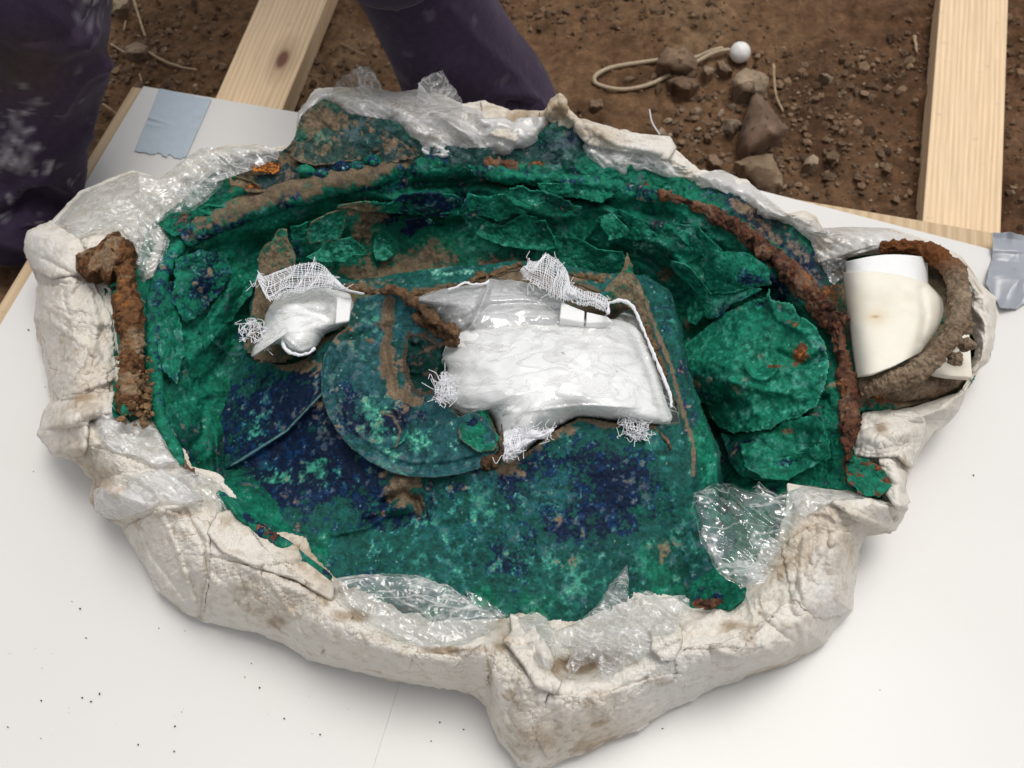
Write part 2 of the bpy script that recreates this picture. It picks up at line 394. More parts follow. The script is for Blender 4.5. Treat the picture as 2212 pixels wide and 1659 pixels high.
# ---- stones and clods
def rock_mesh(name, seed, sub=3, flat=.7, angular=1.0, col=(.23, .165, .11)):
    bm = bmesh.new(); bmesh.ops.create_icosphere(bm, subdivisions=sub, radius=1)
    V = np.array([v.co[:] for v in bm.verts]); F = np.array([[v.index for v in f.verts] for f in bm.faces]); bm.free()
    rg = np.random.default_rng(seed); r = np.ones(len(V))
    for k in range(int(9 * angular) + 3):
        d = rg.normal(size=3); d /= np.linalg.norm(d); cut = rg.uniform(.55, .85); dp = V @ d
        r = np.minimum(r, np.where(dp > .05, cut / np.maximum(dp, .05), 9))
    V = V * r[:, None] * (1 + .10 * fbm(V, 2.5, 4, seed)[:, None]); V[:, 2] *= flat
    c = np.array(col) * (1 + .35 * fbm(V, 2, 4, seed + 5)[:, None])
    o = mesh_obj(name, V, F, M['stone'], None, c, smooth=False); COL.objects.unlink(o); me = o.data; bpy.data.objects.remove(o)
    return me
def shape_rock(name, poly, z0, hgt, seed, label, col=(.23, .165, .11), ridge=None):
    """stone with the outline seen in the photo: flat bottom, faceted top"""
    P = np.array(poly, float); c = P.mean(0); n = 90; rings = 22; B = resample(poly, n, True)
    q = np.stack([B[:, 0], B[:, 1], 0 * B[:, 0] + seed], -1)
    r = np.linspace(.01, 1, rings)[:, None]; u = c[0] + r * (B[None, :, 0] - c[0]); v = c[1] + r * (B[None, :, 1] - c[1])
    rg = np.random.default_rng(seed); z = np.full(u.shape, hgt)
    sx = np.ptp(P[:, 0]) / 2; sy = np.ptp(P[:, 1]) / 2
    if ridge is None: ridge = [(rg.uniform(-1, 1), rg.uniform(-1, 1), rg.uniform(.9, 1.3)) for _ in range(6)]
    for a, b, k in ridge:
        z = np.minimum(z, hgt * (k - (a * (u - c[0]) / sx + b * (v - c[1]) / sy) * .6))
    z = z * (1 - r ** 5 * .75) ; z = np.maximum(z, hgt * .05)
    V = at(u, v, z0 + z); V = V + (.0025 * fbm(V, 60, 4, seed))[..., None] * np.array([.4, .4, 1])
    base = V[-1].copy(); base[:, 2] = z0 - .02; V = np.concatenate([V, base[None]])
    C = np.array(col) * (1 + .28 * fbm(V, 25, 4, seed + 3)[..., None]) * (1 - .5 * sst(fbm(V, 90, 2, seed + 6), .45, .7)[..., None])
    return mesh_obj(name, V, gridfaces(rings + 1, n, True)[:, ::-1], M['stone'], None, C, label=label, category='stone')
GS = GZ + .012
shape_rock('stone', Z3([(395, 500), (420, 460), (470, 430), (530, 432), (600, 460), (628, 480), (628, 520), (590, 575), (520, 600), (440, 592), (392, 545)]), GS, .034, 31, 'pale rounded stone with pitted flat top just below the white ball', (.27, .20, .135), [(0, -.35, 1.0), (0, .9, 1.05), (1, .5, 1.1)])
shape_rock('stone', Z3([(545, 560), (590, 600), (650, 690), (705, 760), (745, 800), (700, 850), (640, 880), (560, 930), (480, 975), (440, 940), (438, 850), (460, 770), (490, 680), (515, 600)]), GS, .06, 32, 'tall pointed brown stone standing among the rubble', (.17, .11, .075), [(-.8, -.5, 1.0), (.9, -.2, 1.05), (.1, 1.0, .95)])
shape_rock('stone', Z3([(410, 1010), (500, 965), (600, 960), (650, 955), (672, 1010), (705, 1080), (710, 1170), (640, 1200), (540, 1190), (470, 1110)]), GS, .045, 33, 'large flat topped stone half hidden behind the plaster rim', (.23, .16, .10), [(.2, -.4, 1.0), (0, 1.0, .85), (-.8, .2, 1.1)])
shape_rock('stone', Z3([(355, 735), (440, 745), (462, 770), (400, 845), (315, 825)]), GS, .022, 34, 'small square grey brown stone left of the tall pointed stone', (.22, .16, .11))
shape_rock('stone', Z3([(850, 990), (900, 960), (935, 985), (930, 1020), (880, 1045), (835, 1035)]), GS, .020, 35, 'small pale oval stone on bare soil above the white board', (.29, .22, .15))
shape_rock('stone', [(1424, 120), (1440, 100), (1462, 108), (1478, 94), (1492, 110), (1508, 132), (1505, 152), (1480, 160), (1455, 158), (1430, 148), (1418, 136)], GS, .040, 36, 'dark angular clod lying on the elastic cord', (.19, .125, .08))
shape_rock('stone', [(1440, 172), (1470, 164), (1505, 170), (1512, 182), (1490, 200), (1462, 198), (1445, 186)], GS, .026, 37, 'flat dark clod below the clod on the cord', (.15, .095, .06))
shape_rock('stone', Z3([(215, 410), (260, 400), (290, 430), (280, 465), (240, 485), (212, 455)]), GS, .018, 38, 'small pale clod left of the white ball cord', (.24, .17, .11))
shape_rock('stone', Z3([(300, 380), (340, 375), (370, 410), (400, 450), (360, 465), (320, 440)]), GS, .018, 39, 'small wedge shaped clod right below the white ball', (.19, .13, .085))
shape_rock('stone', Z3([(250, 960), (290, 950), (340, 1020), (330, 1050), (270, 1040), (245, 1000)]), GS, .020, 40, 'small slanted clod left of the large flat topped stone', (.21, .14, .09))
shape_rock('stone', Z3([(940, 455), (990, 455), (1028, 480), (1010, 495), (960, 480)]), GS, .012, 41, 'thin pale stone chip on the dark soil right of the ball', (.29, .22, .15))
shape_rock('stone', Z1([(700, 0), (800, 0), (800, 55), (760, 78), (705, 70)]), GS, .03, 42, 'pale stone at the top edge beside the left trouser leg', (.27, .21, .14))
shape_rock('stone', Z1([(775, 280), (850, 262), (925, 290), (900, 340), (830, 350), (780, 330)]), GS, .015, 43, 'low rounded stone in the soil near the left trouser leg', (.22, .16, .11))
shape_rock('stone', Z2([(1610, 630), (1690, 615), (1700, 660), (1660, 680), (1615, 670)]), GS, .012, 44, 'flat clod on soil between the cord loop and the plaster knob', (.22, .15, .10))
rocks = [rock_mesh('clod', 200 + i, 2, .75, 1.0, c) for i, c in enumerate([(.22, .16, .11), (.17, .115, .075), (.27, .20, .14), (.19, .135, .09), (.14, .09, .06), (.30, .23, .16)])]
def gnd(u, v):
    z = GZ
    for _ in range(4):
        p = at(u, v, z); z = float(ground_h(np.array([p[0]]), np.array([p[1]]))[0])
    return Vector((p[0], p[1], z))
def clod(u, v, px, label, group, mi=None):
    p = gnd(u, v); s = px / 1250 * .5
    o = bpy.data.objects.new('clod', rocks[mi if mi is not None else random.randrange(6)])
    o.location = p + Vector((0, 0, s * .35)); o.scale = (s * random.uniform(.8, 1.25), s * random.uniform(.7, 1.1), s * random.uniform(.7, 1)); o.rotation_euler = (random.uniform(-.5, .5), random.uniform(-.5, .5), random.uniform(0, 6.28))
    return link(o, None, label=label, category='clod', group=group)
zones = [((1430, 1640, 165, 400), 95, 9, 24, 'brown clod in the rubble heap around the tall pointed stone', 'clods heaped around the pointed stone'),
         ((1650, 2010, 120, 440), 75, 7, 17, 'small clod scattered on the dark soil left of the right pine beam', 'clods scattered left of the right beam'),
         ((225, 500, 0, 230), 60, 7, 17, 'small clod lying on soil between the left trouser leg and left beam', 'clods beside the left beam'),
         ((640, 850, 0, 230), 35, 7, 16, 'small clod lying on soil between the left beam and the right trouser leg', 'clods between beam and trouser leg')]
for (a, b, c, d), n, s0, s1, lab, grp in zones:
    for _ in range(n):
        u, v = random.uniform(a, b), random.uniform(c, d)
        if grp.startswith('clods heaped') and abs(u - 1540) / 120 + abs(v - 290) / 150 > 1.1: continue
        clod(u, v, s0 + (s1 - s0) * random.random() ** 2.2, lab, grp)
def scatter_stuff(name, pts, mat, col, srange, seed, zoff=0):
    rg = np.random.default_rng(seed); bm = bmesh.new(); bmesh.ops.create_icosphere(bm, subdivisions=1, radius=1)
    V0 = np.array([v.co[:] for v in bm.verts]); F0 = np.array([[v.index for v in f.verts] for f in bm.faces]); bm.free()
    n = len(pts); s = (srange[0] + (srange[1] - srange[0]) * rg.random(n) ** 3)[:, None, None]
    V = V0[None] * (1 + .35 * rg.normal(size=(n, len(V0), 1)).clip(-1, 1)) * s * rg.uniform(.6, 1.2, (n, 1, 3)) + pts[:, None]
    V[..., 2] += (s * .3)[..., 0] + zoff
    F = (F0[None] + (np.arange(n) * len(V0))[:, None, None]).reshape(-1, 3)
    c = np.array(col) * rg.uniform(.55, 1.5, (n, 1, 1)) * np.ones((n, len(V0), 3))
    return mesh_obj(name, V.reshape(-1, 3), F, mat, None, c.reshape(-1, 3), smooth=False, kind='stuff')
nP = 16000; px = RNG.uniform(-1.2, 1.3, nP); py = .3 + 1.3 * RNG.random(nP) ** .8
dens = fbm(np.stack([px, py, 0 * px], -1), 4, 3, 33); k = dens + RNG.normal(0, .35, nP) > .0
px, py = px[k], py[k]; scatter_stuff('gravel', np.stack([px, py, ground_h(px, py)], -1), M['soil'], (.16, .105, .066), (.0016, .009), 3)

kk = RNG.random(5200); px = RNG.uniform(-.9, 1.1, 5200); py = .45 + .85 * RNG.random(5200); dens = fbm(np.stack([px, py, 0 * px], -1), 5, 3, 37); k = dens * .8 + .5 * np.exp(-((px - .32) / .3) ** 2 - ((py - .62) / .22) ** 2) > kk
px, py = px[k], py[k]; scatter_stuff('rubble', np.stack([px, py, ground_h(px, py)], -1), M['soil'], (.19, .125, .078), (.004, .013), 13)
# ---- twigs, cord with ball
def twig(L, r, label):
    P = [np.array(gnd(u, v)) + (0, 0, r + dz) for u, v, dz in L]; rr = np.linspace(r, r * .6, len(P))
    tube('twig', P, rr, M['twig'], None, 40, 8, lambda V: .25 * r * fbm(V, 150, 2, 3), label=label, category='twig')
twig([(320, 118, .006), (350, 135, .004), (390, 150, .004), (432, 160, .006)], .0032, 'longest dry twig lying on soil between the trouser leg and left beam')
twig([(240, 100, .004), (280, 122, .004), (325, 130, .004)], .0022, 'thin twig reaching from the trouser leg to the longest twig')
twig([(291, 4, .008), (303, 45, .006), (318, 90, .008)], .0032, 'upright looking dry twig near the top edge beside the trouser leg')
twig([(272, 45, .004), (270, 70, .004)], .002, 'short thin stick left of the dry twig near the top edge')
twig([(226, 236, .01), (255, 252, .008)], .0032, 'short pale stick poking out beside the plywood edge')
twig([(304, 166, .008), (310, 188, .006)], .0022, 'tiny stick end at the board corner')
twig([(1661, 172, .03), (1672, 215, .012), (1690, 250, .006)], .003, 'pale twig leaning against the tall pointed stone')
twig([(735, 96, .003), (790, 124, .003)], .0016, 'fine root fibre on soil left of the right trouser leg')
twig([(1972, 85, .004), (1978, 120, .004)], .004, 'dark stub of wood left of the right pine beam')
cr = thing('ball_cord', 'loop of beige elastic cord with a white ball, half buried under clods', 'cord', tuple(gnd(1500, 150)))
loop = [(1560, 118, .012), (1530, 124, .010), (1500, 133, .006), (1460, 137, .01), (1420, 137, .004), (1370, 143, .003), (1320, 152, .003), (1288, 168, .003), (1285, 184, .003), (1310, 197, .003), (1350, 199, .003), (1400, 189, .003), (1440, 172, .004), (1475, 158, .006), (1510, 140, .008), (1545, 126, .012), (1578, 120, .014)]
tube('cord', [np.array(gnd(u, v)) + (0, 0, .004 + d) for u, v, d in loop], .0042, M['cord'], cr, 160, 8)
bc = np.array(gnd(1596, 125)) + (0, 0, .016)
th, ph = np.meshgrid(np.linspace(0, 2 * math.pi, 40, endpoint=False), np.linspace(.02, math.pi - .02, 24))
bv = np.stack([np.sin(ph) * np.cos(th), np.sin(ph) * np.sin(th), np.cos(ph)], -1)
mesh_obj('ball', bc + bv * (.0205 + .0006 * fbm(bv, 3, 3, 2))[..., None], gridfaces(24, 40, True)[:, ::-1], M['ball'], cr)

# ================================================================== BOARD, SHEETS, BEAMS, TAPE
def prism(name, top, zt, zb, mat, parent=None, bev=.001, rot=None, **k):
    """box-like solid from a world xy polygon, object axes turned to its first edge"""
    T = [Vector((p[0], p[1], 0)) for p in top]; o3 = T[0].copy(); o3.z = zt
    a = math.atan2(T[3].y - T[0].y, T[3].x - T[0].x) - math.pi / 2 if rot is None else rot
    bm = bmesh.new(); ca, sa = math.cos(-a), math.sin(-a); loc = []
    for p in T:
        dx, dy = p.x - o3.x, p.y - o3.y; loc.append((dx * ca - dy * sa, dx * sa + dy * ca))
    t = [bm.verts.new((x, y, 0)) for x, y in loc]; b = [bm.verts.new((x, y, zb - zt)) for x, y in loc]
    n = len(t); bm.faces.new(t); bm.faces.new(b[::-1])
    for i in range(n): bm.faces.new((t[i], b[i], b[(i + 1) % n], t[(i + 1) % n]))
    bmesh.ops.recalc_face_normals(bm, faces=bm.faces)
    if bev: bmesh.ops.bevel(bm, geom=bm.edges[:], offset=bev, segments=2, affect='EDGES', profile=.5)
    me = bpy.data.meshes.new(name); bm.to_mesh(me); bm.free(); me.materials.append(mat)
    o = bpy.data.objects.new(name, me); o.location = o3; o.rotation_euler = (0, 0, a)
    if parent is not None: o.location = o3 - Vector(parent.location)
    return link(o, parent, **k)
def xy(u, v, z=0): return at(u, v, z)[:2]
c0 = xy(310, 186); cl = xy(0, 702); cr2 = xy(1638, 411); dl = (cl - c0) / np.linalg.norm(cl - c0); dr = (cr2 - c0) / np.linalg.norm(cr2 - c0)
c2 = xy(1638, 411); dr2 = xy(2142, 540) - c2; dr2 /= np.linalg.norm(dr2)
s0 = xy(865, 1470); s1 = xy(806, 1659); dsm = (s1 - s0) / np.linalg.norm(s1 - s0)
M['ply'] = wood_mat('plywood', (.60, .45, .28), (.46, .31, .18), None, .5)
p0 = xy(286, 187, -.012); L = 1.9
ply = [p0, p0 + dr * 2.6, p0 + dr * 2.6 + dl * L, p0 + dl * L]
prism('plywood_board', ply, -.012, -.032, M['ply'], None, .0012, label='pale plywood board under the white foam sheets on the soil', category='board')
# meeting point of seam line and back edge
def isect(a, d, b, e):
    m = np.array([[d[0], -e[0]], [d[1], -e[1]]]); t = np.linalg.solve(m, b - a); return a + d * t[0]
sb = isect(s0, dsm, c0, dr)
sheetL = [c0, sb, sb + dsm * 1.9, c0 + dl * 1.9]
prism('foam_sheet', sheetL, 0, -.0115, M['board'], None, .0003, label='white foam sheet on the left with taped back corner', category='foam sheet')
sheetR = [sb + dr * .0002, c2, c2 + dr2 * 1.4, c2 + dr2 * 1.4 + dl * 1.9, sb + dsm * 1.9 + dr * .0002]
prism('foam_sheet', sheetR, .0010, -.0115, M['board'], None, .0003, label='white foam sheet on the right reaching past the seam', category='foam sheet')
def beam(E, label, knotpx=None, nm='pine_beam'):
    zt = -.033; (a0, a1, b1, b0) = [at(u, v, zt) for u, v in E]
    d = (a0 - a1); d /= np.linalg.norm(d); e = (b0 - b1); e /= np.linalg.norm(e)
    a0, b0 = a0 + d * .5, b0 + e * .5; a1, b1 = a1 - d * .25, b1 - e * .25
    kn = None
    if knotpx is not None:
        k = at(*knotpx, zt); th = math.atan2(a0[1] - a1[1], a0[0] - a1[0]) - math.pi / 2; q = k - a1
        kn = (q[0] * math.cos(-th) - q[1] * math.sin(-th), q[0] * math.sin(-th) + q[1] * math.cos(-th))
    m = wood_mat(nm + ' wood', (.80, .60, .385), (.66, .455, .265), kn)
    prism(nm, [a1, b1, b0, a0], zt, zt - .05, m, None, .002, label=label, category='beam')
beam([(559, 0), (465, 212), (608, 240), (706, 0)], 'pine beam with a dark knot running under the left corner of the board', (610, 128))
beam([(2031, 0), (1993, 478), (2162, 503), (2178, 0)], 'straight grained pine beam under the right side of the board')
# tape
def tape_patch(name, quad, zf, mat, label, nz=.0, thick=.0006, n=70):
    a, b, c, d = [np.array(q, float) for q in quad]; s, t = np.meshgrid(np.linspace(0, 1, n), np.linspace(0, 1, n))
    P = (a * ((1 - s) * (1 - t))[..., None] + b * (s * (1 - t))[..., None] + c * (s * t)[..., None] + d * ((1 - s) * t)[..., None])
    edge = np.stack([s * 9, t * 0, 0 * s], -1); P[..., 1] += sst(t, .9, 1) * 4 * fbm(edge, 2, 3, 3)
    V = at(P[..., 0], P[..., 1], zf(s, t)); 
    return solid(mesh_obj(name, V, gridfaces(n, n)[:, ::-1], mat, None, label=label, category='tape'), thick)
def z_tl(s, t):
    z = .0022 + 0 * s
    z = z + .003 * np.exp(-((t - .46 - .10 * s) / .025) ** 2) * sst(.62 - s, 0, .5) + .002 * np.exp(-((t - .56 - .0 * s) / .03) ** 2) * sst(.5 - s, 0, .4)
    return z + .0004 * fbm(np.stack([s, t, 0 * s], -1), 5, 3, 4)
tape_patch('tape', [(345, 191), (457, 214), (401, 342), (290, 327)], z_tl, M['tape'], 'flat strip of blue grey tape on the back left corner of the sheet')
def z_tr(u, v, r):
    p = np.stack([u, v, 0 * u], -1) / 60; return .012 + .012 * crumple(p, .55, 2, 5) * (.5 + .5 * r)
radial_patch('tape', [(2145, 503), (2180, 500), (2230, 515), (2260, 560), (2240, 640), (2205, 662), (2197, 668), (2160, 665), (2128, 615), (2142, 560)], z_tr, M['tape_dark'], None, None, 120, 50, 2, .0006, label='crumpled silver tape holding the right end of the board', category='tape')
# crumbs on the sheets
cp = []
for _ in range(50):
    u, v = random.uniform(-20, 800), random.uniform(1180, 1700)
    if v < 1180 + .38 * u: continue
    cp.append(at(u, v, .0015))
for u, v in [(398, 1362), (90, 1443), (186, 1378), (375, 1622), (297, 1608), (20, 1411), (614, 1552), (528, 1462), (690, 1586), (1430, 1573), (2101, 1026), (60, 712), (88, 1595), (16, 1570), (72, 1018), (97, 835), (1900, 1490), (155, 1299), (950, 1560), (1000, 1575), (930, 1600)]: cp.append(at(u, v, .0015)); cp.append(at(u + 1.5, v + 1, .0015))
scatter_stuff('crumbs', np.array(cp), M['crumb'], (.05, .04, .03), (.0004, .0017), 5)

# ================================================================== PLASTER JACKET
S_poly = Z1([(155, 1514), (163, 1450), (290, 1400), (420, 1260), (500, 1190), (700, 1110), (830, 1060), (1000, 1110), (1250, 925), (1440, 905), (1580, 892), (1720, 915), (1835, 905), (1850, 700), (1960, 560), (2100, 545)]) + \
    Z2([(240, 540), (420, 590), (560, 560), (700, 590), (820, 640), (960, 630), (1150, 690), (1330, 690), (1385, 620), (1420, 590), (1455, 600), (1490, 680), (1540, 730), (1700, 780), (1850, 830), (2050, 850), (2140, 880)]) + \
    Z3([(40, 930), (200, 1060), (320, 1070), (480, 1120), (560, 1190), (740, 1330), (850, 1310), (920, 1350), (960, 1420), (1150, 1410), (1400, 1420), (1600, 1490)]) + \
    Z6([(1700, 110), (1820, 170), (1900, 280), (1960, 360), (2050, 430), (2040, 560), (2035, 680), (1990, 820), (1920, 880), (1860, 1000), (1810, 1130), (1700, 1240), (1600, 1330), (1550, 1420), (1500, 1540), (1460, 1650)]) + \
    Z9([(1470, 270), (1385, 395), (1260, 370), (1200, 500), (1180, 650), (1160, 820), (1080, 900), (1010, 1000), (940, 1040), (800, 1110), (600, 1170), (400, 1250), (200, 1340), (0, 1460)]) + \
    [(1268, 1622), (1186, 1656), (1150, 1668), (1119, 1656), (1100, 1626), (1078, 1600), (1060, 1563), (1049, 1526), (1018, 1500)] + Z8([(530, 1150), (200, 1080), (0, 1020)]) + \
    Z7([(1500, 990), (1360, 940), (1180, 900), (1000, 840), (850, 720), (760, 570), (640, 370), (500, 290), (480, 240), (490, 170), (500, 130)]) + \
    Z4([(520, 1520), (430, 1420), (310, 1400), (250, 1290), (275, 1120), (320, 1080), (290, 950), (270, 800), (210, 560), (230, 400), (240, 340), (190, 230), (155, 110)])
I_poly = Z4([(690, 380), (705, 560), (735, 700), (750, 870), (735, 1180), (880, 1160), (960, 1200), (1040, 1330), (1110, 1430), (1130, 1500)]) + \
    Z7([(1080, 110), (1170, 190), (1250, 330), (1400, 440), (1580, 480), (1610, 550), (1780, 700)]) + [(765, 1290), (850, 1330), (930, 1352), (1010, 1352), (1078, 1336), (1104, 1325), (1160, 1323), (1185, 1350), (1250, 1362), (1330, 1330), (1400, 1300), (1470, 1305), (1500, 1326), (1590, 1322), (1608, 1300), (1620, 1265), (1655, 1222), (1700, 1150), (1722, 1075)] + \
    Z9([(880, 165), (1050, 185), (1200, 195), (1330, 240)]) + [(1918, 1040), (1885, 997), (1847, 987), (1838, 928), (1836, 895), (1854, 885), (1881, 895), (1982, 880), (2069, 848), (2093, 817), (2107, 754), (2104, 702), (2086, 633), (2062, 584), (2000, 535), (1940, 543), (1826, 550), (1790, 570)] + \
    [(1756, 521), (1701, 479), (1652, 470), (1593, 427), (1534, 410), (1470, 385), (1387, 358), (1328, 370), (1260, 320), (1234, 290), (1199, 271), (1150, 312), (1095, 330), (1025, 335), (907, 320), (862, 274), (817, 267), (758, 257), (712, 222), (660, 257), (645, 312), (625, 337), (555, 347), (493, 365), (450, 400), (400, 445), (365, 470), (330, 500), (318, 545), (300, 590)]
JC = np.array([1080., 790.]); NA = 2300
def polar(poly, n=NA):
    P = resample(poly, 6000, True); a = np.arctan2(P[:, 1] - JC[1], P[:, 0] - JC[0]); r = np.hypot(P[:, 0] - JC[0], P[:, 1] - JC[1])
    b = ((a + math.pi) / (2 * math.pi) * n).astype(int) % n; R_ = np.full(n, np.nan)
    s = np.zeros(n); c = np.zeros(n); np.add.at(s, b, r); np.add.at(c, b, 1); ok = c > 0; R_[ok] = s[ok] / c[ok]
    i = np.arange(n); return np.interp(i, i[ok], R_[ok], period=n)
RS, RI = polar(S_poly), polar(I_poly); RI = np.minimum(RI, RS - 8)
AN = (np.arange(NA) + .5) / NA * 2 * math.pi - math.pi
# stations: outline pixel, z outer, z crest, crest fraction, z inner
ST = [((80, 700), .03, .165, .55, .155), ((55, 525), .10, .175, .45, .165), ((150, 980), .06, .165, .5, .15), ((200, 1080), .06, .165, .45, .15), ((300, 1200), .03, .155, .62, .145), ((480, 1352), .02, .155, .75, .14), ((650, 1420), .02, .155, .66, .135), ((855, 1470), .02, .15, .5, .115), ((1000, 1500), .025, .155, .66, .11), ((1100, 1620), .03, .165, .66, .10), ((1190, 1650), .025, .165, .58, .10), ((1370, 1580), .02, .155, .52, .11), ((1614, 1461), .02, .15, .45, .12), ((1780, 1392), .02, .15, .45, .125), ((1850, 1250), .03, .16, .5, .14), ((1882, 1137), .07, .165, .5, .15), ((1951, 1067), .09, .155, .5, .14), ((2000, 956), .08, .145, .5, .13), ((2111, 800), .06, .12, .5, .10), ((2150, 700), .07, .125, .5, .10), ((2076, 553), .10, .14, .5, .12), ((1930, 493), .12, .155, .45, .14), ((1767, 472), .15, .17, .4, .155), ((1555, 368), .17, .18, .4, .165), ((1355, 288), .18, .195, .35, .17), ((1209, 205), .21, .215, .2, .185), ((1046, 219), .185, .205, .35, .17), ((860, 199), .19, .21, .35, .185), ((700, 192), .20, .215, .3, .20), ((560, 310), .17, .185, .4, .17), ((300, 371), .14, .18, .45, .165), ((146, 437), .12, .178, .4, .165)]
sa = np.array([math.atan2(s[0][1] - JC[1], s[0][0] - JC[0]) for s in ST]); so = np.argsort(sa)
def stat(k, ang): return np.interp(ang, sa[so], np.array([s[k] for s in ST], float)[so], period=2 * math.pi)
JW = [((1245, 1440), 55, 26, -5, -.045), ((1320, 1425), 50, 18, -8, -.03), ((1040, 1410), 40, 26, 0, .012), ((1010, 1470), 22, 30, 0, -.008), ((430, 1290), 12, 60, -20, -.012), ((1180, 1420), 16, 60, -25, .018), ((210, 480), 50, 30, 20, -.008), ((1130, 260), 60, 22, 0, -.015), ((960, 285), 80, 22, 10, .008), ((1720, 1130), 25, 60, 25, .012), ((1640, 1290), 60, 14, -30, .010), ((1900, 940), 40, 30, 0, .025), ((250, 880), 16, 40, 30, .01), ((170, 900), 60, 12, -20, .012), ((650, 1330), 14, 50, 10, -.006), ((1110, 1560), 20, 70, 10, -.008)]
JR = [([(300, 1120), (330, 1200), (400, 1290)], 6, -.006), ([(350, 1110), (390, 1200), (420, 1300)], 5, .005), ([(520, 1240), (540, 1300), (530, 1350)], 6, -.005), ([(590, 1260), (640, 1340), (660, 1400)], 5, .004), ([(780, 1370), (800, 1410), (850, 1450)], 5, -.005), ([(1120, 1470), (1100, 1540), (1120, 1600)], 6, -.006), ([(1230, 1510), (1220, 1570), (1180, 1620)], 6, .005), ([(1540, 1400), (1600, 1420), (1660, 1400)], 6, .005), ([(1640, 1330), (1690, 1370), (1720, 1390)], 6, -.005), ([(1790, 1150), (1780, 1230), (1800, 1300)], 6, -.005), ([(1740, 1160), (1730, 1240), (1740, 1330)], 6, .005), ([(1480, 1420), (1460, 1460), (1400, 1520)], 6, -.004), ([(140, 620), (150, 700), (130, 790)], 6, -.005), ([(190, 620), (210, 700), (190, 800)], 6, .004), ([(100, 660), (160, 690), (230, 700)], 5, .003), ([(400, 1100), (440, 1170), (450, 1240), (432, 1330)], 6, -.010), ([(360, 1060), (470, 1180), (560, 1240), (700, 1300)], 10, .006), ([(440, 1190), (560, 1215), (650, 1200)], 8, .006), ([(1060, 1370), (1052, 1450), (1060, 1540)], 8, -.006), ([(1700, 1060), (1680, 1180), (1600, 1290), (1450, 1380), (1330, 1440)], 10, .008), ([(1850, 1130), (1760, 1200), (1720, 1300), (1740, 1400)], 9, .006), ([(100, 560), (170, 600), (240, 610)], 7, -.006), ([(120, 700), (180, 740), (240, 800)], 8, .005), ([(110, 870), (180, 840), (240, 820)], 7, .008), ([(200, 900), (220, 960), (200, 1040)], 8, -.006), ([(230, 1060), (330, 1100), (430, 1090)], 10, .010), ([(1780, 1340), (1740, 1320), (1720, 1260)], 7, -.005), ([(1270, 270), (1330, 310), (1420, 330)], 7, .008), ([(1950, 520), (2050, 600), (2130, 700)], 8, .006), ([(750, 1400), (860, 1420), (960, 1440)], 10, -.004), ([(880, 1390), (990, 1400), (1070, 1360)], 8, .006)]
def jacket_z(u, v, detail=True):
    a = np.arctan2(v - JC[1], u - JC[0]); r = np.hypot(u - JC[0], v - JC[1]); i = (a + math.pi) / (2 * math.pi) * NA - .5
    rs = np.interp(i, np.arange(NA), RS, period=NA); ri = np.interp(i, np.arange(NA), RI, period=NA)
    q = np.clip((rs - r) / (rs - ri), 0, 1.3); zs, zc, cf, zi = [stat(k, a) for k in (1, 2, 3, 4)]
    k1 = np.clip(q / cf, 0, 1); k2 = np.clip((q - cf) / (1 - cf), 0, 1.6)
    z = np.where(q < cf, zs + (zc - zs) * np.sin(k1 * math.pi / 2) ** .9, zc + (zi - zc) * k2 ** 1.4)
    for (x, y), rx, ry, an, dz in JW: z = z + dz * blob(u, v, x, y, rx, ry, an)
    for L_, wd, dz in JR: z = z + dz * np.exp(-(dline(u, v, L_) / wd) ** 2)
    if detail:
        p = np.stack([u, v, 0 * u], -1) / 100; pw = p + .25 * np.stack([fbm(p, 1.2, 3, 71), fbm(p, 1.2, 3, 72), 0 * u], -1)
        ang = np.stack([np.cos(a) * .5 + pw[..., 0] * .55, np.sin(a) * .5 + pw[..., 1] * .55, 0 * u], -1)
        env = np.clip(q * 4, .15, 1)
        z = z + env * (.0045 * fbm(pw, .9, 3, 40) + .0028 * ridged(pw, 2.2, 3, 43) + .0022 * crumple(pw, 1.6, 3, 9) + .0011 * fbm(p, 14, 4, 50))
    return z
